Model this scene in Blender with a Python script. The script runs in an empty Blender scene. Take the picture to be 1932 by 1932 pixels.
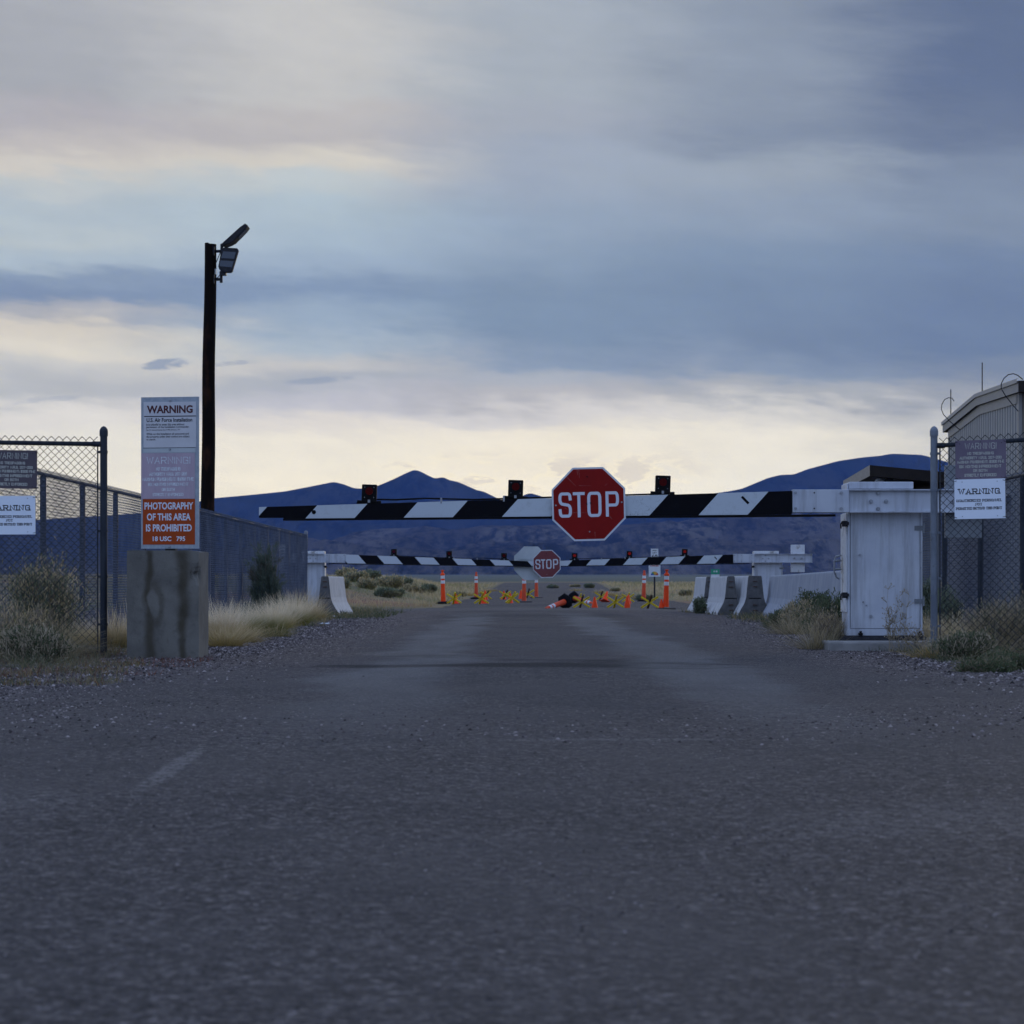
import bpy, math, random
import numpy as np
from mathutils import Vector, Matrix, Euler
random.seed(7)
RNG = np.random.default_rng(11)
SC = bpy.context.scene
COL = SC.collection
R = math.radians

# ---------------------------------------------------------------- camera
EYE = 0.69
FPX = 85.0 / 36.0 * 1932.0
cam = bpy.data.cameras.new('camera')
cam.lens = 85.0
cam.sensor_width = 36.0
cam.sensor_fit = 'HORIZONTAL'
cam.shift_y = 138.0 / 1932.0
cam.clip_start = 0.1
cam.clip_end = 60000.0
cam.dof.use_dof = True
cam.dof.focus_distance = 24.5
cam.dof.aperture_fstop = 8.0
camo = bpy.data.objects.new('camera', cam)
camo.location = (0, 0, EYE)
camo.rotation_euler = (R(90), 0, 0)
COL.objects.link(camo)
SC.camera = camo


def at(x, y, D):
    """a point seen at (x, y) of the 1932 px photograph, D metres down the road"""
    return Vector(((x - 966.0) * D / FPX, D, EYE + (1104.0 - y) * D / FPX))


# ---------------------------------------------------------------- node helpers
def node(nt, t, ins=None, **attrs):
    n = nt.nodes.new(t)
    for k, v in attrs.items():
        setattr(n, k, v)
    for k, v in (ins or {}).items():
        s = n.inputs[k]
        if isinstance(v, bpy.types.NodeSocket):
            nt.links.new(v, s)
        else:
            s.default_value = v
    return n


def mth(nt, op, a, b=None, c=None, clamp=False):
    ins = {0: a}
    if b is not None:
        ins[1] = b
    if c is not None:
        ins[2] = c
    n = node(nt, 'ShaderNodeMath', ins, operation=op)
    n.use_clamp = clamp
    return n.outputs[0]


def rgba(c):
    return (c[0], c[1], c[2], 1.0)


def mix(nt, f, a, b, mode='MIX'):
    n = nt.nodes.new('ShaderNodeMix')
    n.data_type = 'RGBA'
    n.blend_type = mode
    for i, v in ((0, f), (6, a), (7, b)):
        if isinstance(v, bpy.types.NodeSocket):
            nt.links.new(v, n.inputs[i])
        elif i == 0:
            n.inputs[0].default_value = v
        else:
            n.inputs[i].default_value = rgba(v)
    return n.outputs[2]


def smooth(nt, x, a, b):
    n = node(nt, 'ShaderNodeMapRange', {0: x, 1: a, 2: b, 3: 0.0, 4: 1.0}, interpolation_type='SMOOTHSTEP')
    return n.outputs[0]


def noise(nt, vec, scale, detail=4.0, rough=0.55, out='Fac', **kw):
    n = node(nt, 'ShaderNodeTexNoise', {'Vector': vec, 'Scale': scale, 'Detail': detail, 'Roughness': rough}, **kw)
    return n.outputs[out] if out in n.outputs else n.outputs[0]


def scaled(nt, vec, s):
    return node(nt, 'ShaderNodeVectorMath', {0: vec, 1: s}, operation='MULTIPLY').outputs[0]


def ramp(nt, fac, stops, interp='LINEAR'):
    n = nt.nodes.new('ShaderNodeValToRGB')
    nt.links.new(fac, n.inputs[0])
    cr = n.color_ramp
    cr.interpolation = interp
    while len(cr.elements) < len(stops):
        cr.elements.new(0.5)
    for e, (p, c) in zip(cr.elements, stops):
        e.position = p
        e.color = rgba(c)
    return n.outputs[0]


def lin(c):
    return tuple(((v / 255.0) / 12.92) if v / 255.0 <= 0.04045 else (((v / 255.0) + 0.055) / 1.055) ** 2.4 for v in c)


# ---------------------------------------------------------------- sky
SUN_EL, SUN_AZ = R(9.0), R(24.0)       # low, ahead and to the right, behind cloud
world = bpy.data.worlds.new('World')
SC.world = world
world.use_nodes = True
nt = world.node_tree
nt.nodes.clear()
tc = node(nt, 'ShaderNodeTexCoord')
dirv = node(nt, 'ShaderNodeVectorMath', {0: tc.outputs['Generated']}, operation='NORMALIZE').outputs[0]
sp = node(nt, 'ShaderNodeSeparateXYZ', {0: dirv})
az = mth(nt, 'MULTIPLY', mth(nt, 'ARCTAN2', sp.outputs[0], sp.outputs[1]), 57.29578)
el = mth(nt, 'MULTIPLY', mth(nt, 'ARCSINE', sp.outputs[2]), 57.29578)
# streaky warp of the cloud layers
cv = node(nt, 'ShaderNodeCombineXYZ', {0: mth(nt, 'MULTIPLY', az, 0.17), 1: mth(nt, 'ADD', mth(nt, 'MULTIPLY', el, 0.55), mth(nt, 'MULTIPLY', az, 0.035)), 2: 0.0}).outputs[0]
w1 = noise(nt, cv, 0.9, 5.0, 0.55)
cv2 = node(nt, 'ShaderNodeCombineXYZ', {0: mth(nt, 'MULTIPLY', az, 0.30), 1: mth(nt, 'ADD', mth(nt, 'MULTIPLY', el, 1.35), mth(nt, 'MULTIPLY', az, 0.12)), 2: 3.3}).outputs[0]
w2 = noise(nt, cv2, 1.2, 6.0, 0.6)
elw = mth(nt, 'ADD', el, mth(nt, 'ADD', mth(nt, 'MULTIPLY', mth(nt, 'SUBTRACT', w1, 0.5), 1.5), mth(nt, 'MULTIPLY', mth(nt, 'SUBTRACT', w2, 0.5), 1.15)))
azw = mth(nt, 'ADD', az, mth(nt, 'MULTIPLY', mth(nt, 'SUBTRACT', w2, 0.5), 4.0))


def elev(y):
    return math.degrees(math.atan((1104.0 - y) / FPX))


TOP = 14.0
COLS = {
    100: [(179, (168, 172, 180)), (240, (176, 175, 182)), (300, (192, 189, 190)), (330, (206, 203, 199)), (362, (188, 196, 203)), (410, (174, 188, 202)), (452, (182, 194, 205)), (495, (170, 186, 204)), (530, (138, 156, 183)), (562, (128, 146, 175)), (592, (172, 176, 186)), (622, (213, 209, 203)), (665, (218, 215, 210)), (705, (198, 200, 204)), (745, (182, 187, 196)), (790, (212, 209, 206)), (850, (222, 219, 211)), (960, (232, 226, 212))],
    600: [(179, (196, 197, 199)), (220, (190, 188, 190)), (262, (186, 184, 187)), (312, (211, 208, 202)), (352, (190, 200, 208)), (400, (176, 193, 209)), (450, (168, 187, 208)), (500, (158, 177, 202)), (550, (132, 152, 182)), (602, (152, 171, 196)), (650, (172, 187, 206)), (690, (196, 198, 204)), (722, (172, 179, 192)), (765, (186, 186, 193)), (805, (214, 209, 204)), (850, (230, 224, 211)), (960, (240, 232, 213))],
    1000: [(179, (166, 175, 187)), (235, (166, 174, 188)), (290, (158, 169, 187)), (350, (156, 169, 189)), (430, (150, 167, 190)), (500, (138, 157, 182)), (560, (128, 148, 174)), (620, (126, 146, 172)), (680, (138, 155, 180)), (715, (168, 176, 191)), (750, (178, 180, 189)), (785, (204, 201, 200)), (820, (230, 223, 208)), (870, (236, 228, 211)), (960, (238, 230, 213))],
    1450: [(179, (140, 152, 170)), (250, (134, 147, 167)), (330, (156, 168, 184)), (400, (144, 159, 181)), (480, (128, 147, 173)), (560, (121, 140, 167)), (640, (120, 138, 164)), (700, (134, 150, 174)), (738, (168, 174, 184)), (775, (208, 205, 200)), (830, (228, 223, 212)), (960, (228, 224, 215))],
    1850: [(179, (100, 115, 142)), (250, (108, 122, 146)), (330, (124, 138, 160)), (420, (130, 145, 167)), (500, (114, 132, 160)), (580, (110, 128, 157)), (650, (110, 128, 156)), (700, (124, 138, 159)), (745, (152, 159, 170)), (800, (184, 185, 184)), (850, (200, 198, 191)), (960, (222, 217, 205))],
}
fac = mth(nt, 'DIVIDE', elw, TOP, clamp=True)
prev = None
pa = None
for x, rows in COLS.items():
    rows = [(y, (min(248, c[0] + 6), min(246, c[1] + 9), min(240, c[2] + 18)) if y >= 760 else c) for y, c in rows]
    st = sorted((min(1.0, max(0.0, elev(y) / TOP)), lin(c)) for y, c in rows)
    c = ramp(nt, fac, st, 'EASE')
    a = math.degrees(math.atan((x - 966.0) / FPX))
    prev = c if prev is None else mix(nt, smooth(nt, azw, pa, a), prev, c)
    pa = a
# soft mottling, and the small puffs low over the hills
cv3 = node(nt, 'ShaderNodeCombineXYZ', {0: mth(nt, 'MULTIPLY', az, 0.55), 1: mth(nt, 'ADD', mth(nt, 'MULTIPLY', el, 1.25), mth(nt, 'MULTIPLY', az, 0.22)), 2: 8.1}).outputs[0]
mott = mth(nt, 'ADD', 0.80, mth(nt, 'ADD', mth(nt, 'MULTIPLY', noise(nt, cv2, 0.7, 7.0, 0.62), 0.20), mth(nt, 'MULTIPLY', noise(nt, cv3, 0.8, 8.0, 0.6), 0.20)))
front = mix(nt, 1.0, prev, mix(nt, 1.0, (1, 1, 1), node(nt, 'ShaderNodeCombineXYZ', {0: mott, 1: mott, 2: mott}).outputs[0], 'MULTIPLY'), 'MULTIPLY')
pv = node(nt, 'ShaderNodeCombineXYZ', {0: mth(nt, 'MULTIPLY', az, 0.75), 1: mth(nt, 'MULTIPLY', el, 2.2), 2: 1.7}).outputs[0]
pn = noise(nt, pv, 1.0, 8.0, 0.6)
low = mth(nt, 'MULTIPLY', smooth(nt, el, 2.1, 2.4), mth(nt, 'SUBTRACT', 1.0, smooth(nt, el, 2.75, 3.3)))
low = mth(nt, 'MULTIPLY', low, mth(nt, 'MULTIPLY', smooth(nt, az, -4.5, -1.5), mth(nt, 'SUBTRACT', 1.0, smooth(nt, az, 2.5, 5.5))))
puff = mth(nt, 'MULTIPLY', smooth(nt, pn, 0.50, 0.56), low)
front = mix(nt, mth(nt, 'MULTIPLY', puff, 0.6), front, lin((214, 208, 204)))
rim = mth(nt, 'MULTIPLY', mth(nt, 'MULTIPLY', smooth(nt, pn, 0.47, 0.50), mth(nt, 'SUBTRACT', 1.0, smooth(nt, pn, 0.51, 0.56))), low)
front = mix(nt, mth(nt, 'MULTIPLY', rim, 0.6), front, lin((250, 243, 224)))


def scud(px, py, rx, ry, k):
    """a small dark shred of cloud"""
    global front
    a0 = math.degrees(math.atan((px - 966.0) / FPX))
    e0 = elev(py)
    dx = mth(nt, 'DIVIDE', mth(nt, 'SUBTRACT', az, a0), rx)
    dy = mth(nt, 'DIVIDE', mth(nt, 'SUBTRACT', mth(nt, 'ADD', el, mth(nt, 'MULTIPLY', mth(nt, 'SUBTRACT', az, a0), -0.10)), e0), ry)
    d = mth(nt, 'ADD', mth(nt, 'MULTIPLY', dx, dx), mth(nt, 'MULTIPLY', dy, dy))
    sv = node(nt, 'ShaderNodeCombineXYZ', {0: mth(nt, 'MULTIPLY', az, 1.6), 1: mth(nt, 'MULTIPLY', el, 4.6), 2: px * 0.01}).outputs[0]
    g = mth(nt, 'SUBTRACT', mth(nt, 'MULTIPLY', noise(nt, sv, 1.3, 6.0, 0.62), 2.0), d)
    front = mix(nt, mth(nt, 'MULTIPLY', smooth(nt, g, 0.35, 0.95), k), front, lin((140, 154, 178)))


scud(312, 692, 0.75, 0.18, 0.85)
scud(425, 690, 0.9, 0.10, 0.5)
scud(600, 719, 1.2, 0.13, 0.55)
scud(90, 760, 1.3, 0.10, 0.35)
# the rest of the vault: the clear blue evening sky overhead and behind
sky = node(nt, 'ShaderNodeTexSky', sky_type='NISHITA', sun_disc=False, sun_elevation=SUN_EL, sun_rotation=SUN_AZ, altitude=1500.0, air_density=1.0, dust_density=1.2, ozone_density=2.5)
nis = mix(nt, 1.0, sky.outputs[0], (0.10, 0.10, 0.10), 'MULTIPLY')
vault = mix(nt, 0.20, (0.50, 0.66, 1.08), nis)
away = mth(nt, 'MAXIMUM', smooth(nt, el, 13.5, 34.0), smooth(nt, mth(nt, 'ABSOLUTE', az), 24.0, 75.0))
allsky = mix(nt, away, front, vault)
bg = node(nt, 'ShaderNodeBackground', {'Color': allsky, 'Strength': 1.0})
wo = node(nt, 'ShaderNodeOutputWorld', {'Surface': bg.outputs[0]})
world.cycles.sampling_method = 'MANUAL'
world.cycles.sample_map_resolution = 1024

sun = bpy.data.lights.new('sun', 'SUN')
sun.energy = 0.5
sun.angle = R(20.0)
sun.color = (1.0, 0.86, 0.66)
suno = bpy.data.objects.new('sun', sun)
sd = Vector((math.sin(SUN_AZ) * math.cos(SUN_EL), math.cos(SUN_AZ) * math.cos(SUN_EL), math.sin(SUN_EL)))
suno.rotation_euler = sd.to_track_quat('Z', 'Y').to_euler()
suno.location = sd * 60
COL.objects.link(suno)

vs = SC.view_settings
vs.view_transform = 'Standard'
vs.look = 'None'
vs.exposure = 0.0
vs.gamma = 1.0
vs.use_curve_mapping = False
SC.render.engine = 'CYCLES'
cy = SC.cycles
cy.use_denoising = True
cy.denoising_input_passes = 'RGB_ALBEDO_NORMAL'
cy.denoising_prefilter = 'ACCURATE'
cy.max_bounces = 6
cy.diffuse_bounces = 3
cy.glossy_bounces = 2
cy.transparent_max_bounces = 8
cy.volume_bounces = 0
cy.caustics_reflective = False
cy.caustics_refractive = False

# ---------------------------------------------------------------- mesh helpers
class MB:
    def __init__(self):
        self.v, self.f, self.m, self.n, self.sm = [], [], [], 0, []

    def add(self, verts, faces, mi=0, smooth=False):
        verts = np.asarray(verts, float).reshape(-1, 3)
        self.v.append(verts)
        k = self.n
        if isinstance(faces, np.ndarray):
            self.f.append(faces + k)
            nf = len(faces)
        else:
            self.f.append([tuple(i + k for i in f) for f in faces])
            nf = len(faces)
        self.m.append(np.full(nf, mi) if np.isscalar(mi) else np.asarray(mi))
        self.sm.append(np.full(nf, smooth))
        self.n += len(verts)
        return self

    def box(self, x0, x1, y0, y1, z0, z1, mi=0):
        v = [(x, y, z) for z in (z0, z1) for y in (y0, y1) for x in (x0, x1)]
        return self.add(v, [(0, 2, 3, 1), (4, 5, 7, 6), (0, 1, 5, 4), (2, 6, 7, 3), (0, 4, 6, 2), (1, 3, 7, 5)], mi)

    def prism(self, poly, y0, y1, mi=0, mside=None):
        """polygon in x-z, extruded along y"""
        n = len(poly)
        v = [(p[0], y0, p[1]) for p in poly] + [(p[0], y1, p[1]) for p in poly]
        f = [tuple(range(n)), tuple(range(2 * n - 1, n - 1, -1))]
        s = [(i, n + i, n + (i + 1) % n, (i + 1) % n) for i in range(n)]
        self.add(v, f + s, [mi, mi] + [mi if mside is None else mside] * n)
        return self

    def loft(self, rings, mi=0, caps=True, closed=True, smooth=False, mcap=None):
        rings = [np.asarray(r, float) for r in rings]
        n = len(rings[0])
        v = np.concatenate(rings)
        f = []
        for a in range(len(rings) - 1):
            for i in range(n if closed else n - 1):
                j = (i + 1) % n
                f.append((a * n + i, a * n + j, (a + 1) * n + j, (a + 1) * n + i))
        self.add(v, f, mi, smooth)
        if caps:
            self.add(rings[0], [tuple(range(n - 1, -1, -1))], mi if mcap is None else mcap)
            self.add(rings[-1], [tuple(range(n))], mi if mcap is None else mcap)
        return self

    def tube(self, pts, r, n=8, mi=0, caps=True, smooth=True):
        pts = [Vector(p) for p in pts]
        rs = r if isinstance(r, (list, tuple)) else [r] * len(pts)
        rings = []
        up = None
        for i, p in enumerate(pts):
            d = (pts[min(i + 1, len(pts) - 1)] - pts[max(i - 1, 0)]).normalized()
            if up is None:
                up = d.orthogonal().normalized()
            else:
                up = (up - d * up.dot(d))
                up = up.normalized() if up.length > 1e-6 else d.orthogonal().normalized()
            s = d.cross(up)
            rings.append([p + (up * math.cos(2 * math.pi * k / n) + s * math.sin(2 * math.pi * k / n)) * rs[i] for k in range(n)])
        return self.loft(rings, mi, caps, True, smooth)

    def lathe(self, prof, n=16, c=(0, 0, 0), mi=None):
        """profile of (r, z) pairs about a vertical axis"""
        for a in range(len(prof) - 1):
            rings = [[(c[0] + r * math.cos(2 * math.pi * k / n), c[1] + r * math.sin(2 * math.pi * k / n), c[2] + z) for k in range(n)] for r, z in (prof[a], prof[a + 1])]
            self.loft(rings, 0 if mi is None else mi[a], False, True, True)
        return self

    def build(self, name, mats, parent=None, M=None, origin=None, bevel=0.0):
        V = np.concatenate(self.v) if self.v else np.zeros((0, 3))
        if M is not None:
            A = np.array(M)
            V = V @ A[:3, :3].T + A[:3, 3]
        o_loc = Vector((0, 0, 0))
        if origin is not None:
            o_loc = Vector(origin)
            V = V - np.array(origin)
        me = bpy.data.meshes.new(name)
        loops, starts, tot = [], [], []
        for F in self.f:
            if isinstance(F, np.ndarray):
                loops.append(F.reshape(-1))
                tot.append(np.full(len(F), F.shape[1]))
            else:
                loops.append(np.array([i for f in F for i in f], int))
                tot.append(np.array([len(f) for f in F], int))
        L = np.concatenate(loops).astype(np.int32)
        T = np.concatenate(tot).astype(np.int32)
        S = np.concatenate([[0], np.cumsum(T)[:-1]]).astype(np.int32)
        me.vertices.add(len(V))
        me.vertices.foreach_set('co', V.astype(np.float32).reshape(-1))
        me.loops.add(len(L))
        me.loops.foreach_set('vertex_index', L)
        me.polygons.add(len(T))
        me.polygons.foreach_set('loop_start', S)
        me.polygons.foreach_set('loop_total', T)
        me.polygons.foreach_set('material_index', np.concatenate(self.m).astype(np.int32))
        me.polygons.foreach_set('use_smooth', np.concatenate(self.sm).astype(bool))
        me.update(calc_edges=True)
        me.validate()
        for m in (mats if isinstance(mats, (list, tuple)) else [mats]):
            me.materials.append(m)
        o = bpy.data.objects.new(name, me)
        o.location = o_loc
        COL.objects.link(o)
        if parent is not None:
            o.parent = parent
        if bevel:
            b = o.modifiers.new('bevel', 'BEVEL')
            b.width = bevel
            b.segments = 2
            b.limit_method = 'ANGLE'
        return o


def tag(o, label, cat, group=None, kind=None):
    if label:
        o['label'] = label
    if cat:
        o['category'] = cat
    if group:
        o['group'] = group
    if kind:
        o['kind'] = kind
    return o


def thing(name, label, cat, loc=(0, 0, 0), rotz=0.0, group=None):
    o = bpy.data.objects.new(name, None)
    o.empty_display_size = 0.2
    COL.objects.link(o)
    o.location = loc
    o.rotation_euler = (0, 0, rotz)
    return tag(o, label, cat, group)


def struct(o):
    o['kind'] = 'structure'
    return o


def copy_tree(o, parent=None):
    c = o.copy()
    COL.objects.link(c)
    if parent is not None:
        c.parent = parent
        c.matrix_parent_inverse = o.matrix_parent_inverse.copy()
    for ch in list(o.children):
        copy_tree(ch, c)
    return c


# ---------------------------------------------------------------- materials
MATS = {}


def newmat(name):
    m = bpy.data.materials.new(name)
    m.use_nodes = True
    t = m.node_tree
    t.nodes.clear()
    out = t.nodes.new('ShaderNodeOutputMaterial')
    p = t.nodes.new('ShaderNodeBsdfPrincipled')
    t.links.new(p.outputs[0], out.inputs[0])
    MATS[name] = m
    return m, t, p


def setp(t, p, **kw):
    for k, v in kw.items():
        k = {'color': 'Base Color', 'rough': 'Roughness', 'metal': 'Metallic', 'spec': 'Specular IOR Level', 'normal': 'Normal', 'alpha': 'Alpha', 'ecol': 'Emission Color', 'estr': 'Emission Strength', 'trans': 'Transmission Weight'}[k]
        if isinstance(v, bpy.types.NodeSocket):
            t.links.new(v, p.inputs[k])
        elif k in ('Base Color', 'Emission Color'):
            p.inputs[k].default_value = rgba(v)
        else:
            p.inputs[k].default_value = v


def ocoord(t):
    return node(t, 'ShaderNodeTexCoord').outputs['Object']


def bump(t, h, strength=0.3, dist=0.01):
    return node(t, 'ShaderNodeBump', {'Height': h, 'Strength': strength, 'Distance': dist}).outputs[0]


def plain(name, c1, c2=None, rough=0.6, metal=0.0, scale=6.0, stretch=(1, 1, 1), bmp=0.0, bscale=60.0, dirt=None, dscale=3.0, dstretch=(1, 1, 1), dlo=0.55, dhi=0.75, damt=0.6, spec=0.4):
    m, t, p = newmat(name)
    oc = ocoord(t)
    col = None
    if c2 is not None:
        col = mix(t, smooth(t, noise(t, scaled(t, oc, stretch), scale, 6.0, 0.6), 0.35, 0.65), c1, c2)
    if dirt is not None:
        d = smooth(t, noise(t, scaled(t, oc, dstretch), dscale, 7.0, 0.65), dlo, dhi)
        col = mix(t, mth(t, 'MULTIPLY', d, damt), c1 if col is None else col, dirt)
    setp(t, p, color=c1 if col is None else col, rough=rough, metal=metal, spec=spec)
    if bmp:
        setp(t, p, normal=bump(t, noise(t, oc, bscale, 5.0, 0.6), bmp, 0.01))
    return m


galv = plain('galvanised_steel', (0.12, 0.14, 0.17), (0.20, 0.225, 0.26), 0.5, 0.35, 9, (1, 1, 0.3), dirt=(0.09, 0.09, 0.10), dscale=14, damt=0.7)
galv_dark = plain('dark_fence_steel', (0.020, 0.026, 0.036), (0.036, 0.043, 0.055), 0.55, 0.2, 8, (1, 1, 0.3), spec=.25)  # darker steel for the left post, the rails and near side posts
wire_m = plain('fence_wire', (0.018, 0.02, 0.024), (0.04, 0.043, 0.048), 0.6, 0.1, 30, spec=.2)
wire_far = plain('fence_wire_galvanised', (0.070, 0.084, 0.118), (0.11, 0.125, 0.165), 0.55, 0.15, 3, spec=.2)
white_paint = plain('white_paint', (0.47, 0.50, 0.555), (0.535, 0.565, 0.61), 0.5, 0.0, 3, dirt=(0.17, 0.165, 0.16), dscale=2.6, dstretch=(3.2, 3.2, 0.28), dlo=0.44, dhi=0.68, damt=0.5, bmp=0.06, bscale=30)
white_worn = plain('white_paint_worn', (0.58, 0.60, 0.62), (0.66, 0.67, 0.68), 0.55, 0.0, 5, dirt=(0.20, 0.18, 0.16), dscale=5, dlo=0.5, dhi=0.66, damt=0.85)
black_paint = plain('black_paint', (0.005, 0.005, 0.006), (0.009, 0.009, 0.01), 0.55, 0, 12, spec=.08)
black_rubber = plain('black_rubber', (0.006, 0.006, 0.007), (0.012, 0.012, 0.013), 0.8, 0, 10, spec=.08)
dark_metal = plain('dark_metal', (0.018, 0.018, 0.021), (0.03, 0.03, 0.034), 0.5, 0.3, 15, spec=.2)
bolt_m = plain('bolt_steel', (0.35, 0.37, 0.40), (0.25, 0.26, 0.28), 0.45, 0.5, 40)
conc = plain('concrete', (0.22, 0.215, 0.205), (0.30, 0.29, 0.275), 0.9, 0, 5, bmp=0.35, bscale=45, dirt=(0.11, 0.105, 0.10), dscale=3, dstretch=(1.5, 1.5, 0.5), damt=0.6)
joint_grey = plain('joint_grey', (0.10, 0.11, 0.125), None, 0.7)
steel_grey = plain('grey_painted_steel', (0.17, 0.185, 0.20), (0.22, 0.235, 0.25), 0.55, 0, 3, dirt=(0.08, 0.08, 0.08), dscale=4, damt=0.7)
conc_raw = plain('bare_concrete', (0.10, 0.099, 0.097), (0.15, 0.146, 0.142), 0.9, 0, 6, bmp=0.35, bscale=40, dirt=(0.06, 0.06, 0.06), dscale=4, damt=0.6)
conc_white = plain('whitewashed_concrete', (0.44, 0.45, 0.46), (0.53, 0.535, 0.54), 0.8, 0, 4, bmp=0.2, bscale=40, dirt=(0.27, 0.27, 0.27), dscale=5, dstretch=(2, 2, 0.3), dlo=0.5, dhi=0.8, damt=0.6)
conc_grey = plain('grey_painted_concrete', (0.25, 0.28, 0.335), (0.31, 0.335, 0.385), 0.8, 0, 2.5, bmp=0.2, bscale=40, dirt=(0.20, 0.21, 0.23), dscale=3, dstretch=(2, 2, 0.3), dlo=0.5, dhi=0.8, damt=0.6)
red_sign = plain('red_sheeting', (0.22, 0.005, 0.003), (0.255, 0.006, 0.004), 0.5, 0, 3, dirt=(0.30, 0.07, 0.05), dscale=7, dstretch=(1, 1, 2.5), dlo=0.66, dhi=0.8, damt=0.30, spec=.15)
red_faded = plain('faded_red_sheeting', (0.155, 0.030, 0.034), (0.18, 0.036, 0.04), 0.5, 0, 3)
sign_white = plain('white_sheeting', (0.60, 0.63, 0.66), (0.64, 0.67, 0.70), 0.5, 0, 6)
alu = plain('bare_aluminium', (0.42, 0.46, 0.47), (0.50, 0.53, 0.53), 0.55, 0.15, 3)
alu_galv = plain('spangled_backing', (0.30, 0.34, 0.38), (0.38, 0.42, 0.45), 0.55, 0.2, 40, (1, 1, 0.5), dirt=(0.20, 0.22, 0.24), dscale=12)
bright_white = plain('new_white_plastic', (0.80, 0.86, 0.94), (0.82, 0.88, 0.95), 0.4, 0, 4)
panel_white = plain('white_panel', (0.56, 0.555, 0.56), (0.60, 0.595, 0.60), 0.5, 0, 5)
purple = plain('faded_purple_plastic', (0.145, 0.115, 0.155), (0.175, 0.14, 0.18), 0.6, 0, 5, dirt=(0.25, 0.23, 0.22), dscale=4, dlo=0.62, dhi=0.8, damt=0.6)
purple_dark = plain('purple_plastic', (0.085, 0.068, 0.080), (0.10, 0.08, 0.092), 0.6, 0, 5)
pink = plain('faded_pink_plastic', (0.42, 0.325, 0.38), (0.47, 0.37, 0.42), 0.65, 0, 4, (3, 1, 0.6), dirt=(0.36, 0.30, 0.34), dscale=18, dstretch=(4, 1, 0.25), dlo=0.55, dhi=0.66, damt=0.6)
orange_sign = plain('orange_plastic', (0.36, 0.058, 0.010), (0.40, 0.066, 0.013), 0.55, 0, 4, spec=.15)
ink = plain('black_ink', (0.012, 0.010, 0.014), None, 0.6)
ink_red = plain('dark_red_ink', (0.075, 0.010, 0.012), None, 0.6)
ink_khaki = plain('engraved_khaki', (0.46, 0.46, 0.40), None, 0.7)
ink_ghost = plain('faded_lettering', (0.72, 0.75, 0.77), (0.52, 0.52, 0.56), 0.7, 0, 60)
ink_white = plain('white_lettering', (0.66, 0.69, 0.75), None, 0.5)
orange = plain('orange_plastic_cone', (0.90, 0.060, 0.006), (0.95, 0.075, 0.008), 0.5, 0, 5, dirt=(0.35, 0.06, 0.03), dscale=8, damt=0.5, spec=.2)
orange_old = plain('weathered_orange_plastic', (0.62, 0.058, 0.012), (0.72, 0.08, 0.016), 0.55, 0, 5, dirt=(0.24, 0.05, 0.03), dscale=6, damt=0.6)
reflect = plain('reflective_band', (0.62, 0.64, 0.66), (0.70, 0.71, 0.72), 0.4, 0, 6)
amber = plain('amber_band', (0.55, 0.20, 0.02), None, 0.5)
yellow = plain('yellow_paint', (0.74, 0.52, 0.006), (0.82, 0.60, 0.012), 0.5, 0, 9, dirt=(0.22, 0.17, 0.03), dscale=9, damt=0.5)
rust = plain('rusty_brown_paint', (0.07, 0.035, 0.022), (0.10, 0.05, 0.03), 0.8, 0, 12)
wood_board = plain('old_board', (0.07, 0.062, 0.055), (0.10, 0.09, 0.08), 0.9, 0, 5, (1, 8, 8))
beige_metal = plain('beige_metal_siding', (0.29, 0.285, 0.27), (0.32, 0.31, 0.29), 0.5, 0.1, 2)
beige_trim = plain('beige_trim', (0.25, 0.24, 0.22), (0.275, 0.26, 0.24), 0.55, 0.05, 3)
brown_roof = plain('brown_metal_fascia', (0.020, 0.016, 0.013), (0.028, 0.022, 0.019), 0.6, 0, 4, spec=.15)
lit_fascia = plain('lit_fascia', (0.29, 0.25, 0.205), (0.34, 0.30, 0.25), 0.7, 0, 3, (1, 1, 6))  # left side of the brown roof, warm light painted into its colour
wall_tan = plain('tan_wall', (0.20, 0.18, 0.14), (0.23, 0.205, 0.16), 0.8, 0, 4)  # tan wall colour, darker than the beige siding
green_sign = plain('green_sheeting', (0.02, 0.26, 0.15), None, 0.5)
blue_s = plain('blue_wedge', (0.03, 0.08, 0.35), None, 0.5)
yel_s = plain('yellow_wedge', (0.62, 0.33, 0.04), None, 0.5)
red_s = plain('red_wedge', (0.42, 0.04, 0.02), None, 0.5)
green_s = plain('green_wedge', (0.10, 0.25, 0.06), None, 0.5)

m, t, p = newmat('red_lens')
oc = ocoord(t)
setp(t, p, color=mix(t, smooth(t, noise(t, oc, 40, 2.0), 0.3, 0.7), (0.050, 0.002, 0.002), (0.085, 0.003, 0.003)), rough=0.4, spec=.06)
m, t, p = newmat('red_lens_lit')
setp(t, p, color=(0.16, 0.006, 0.006), rough=0.4, spec=.06, ecol=(1.0, 0.05, 0.03), estr=0.07)
m, t, p = newmat('lamp_glass')
setp(t, p, color=(0.05, 0.06, 0.08), rough=0.15)

# utility pole timber
m, t, p = newmat('creosoted_timber')
oc = ocoord(t)
g = noise(t, scaled(t, oc, (9, 9, 0.5)), 3.0, 8.0, 0.65)
pt = smooth(t, noise(t, scaled(t, oc, (2, 2, 0.7)), 1.6, 5.0), 0.5, 0.68)
setp(t, p, color=mix(t, pt, mix(t, g, (0.005, 0.004, 0.003), (0.013, 0.008, 0.006)), (0.040, 0.017, 0.009)), rough=0.9, spec=.08, normal=bump(t, g, 0.5, 0.02))

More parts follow.
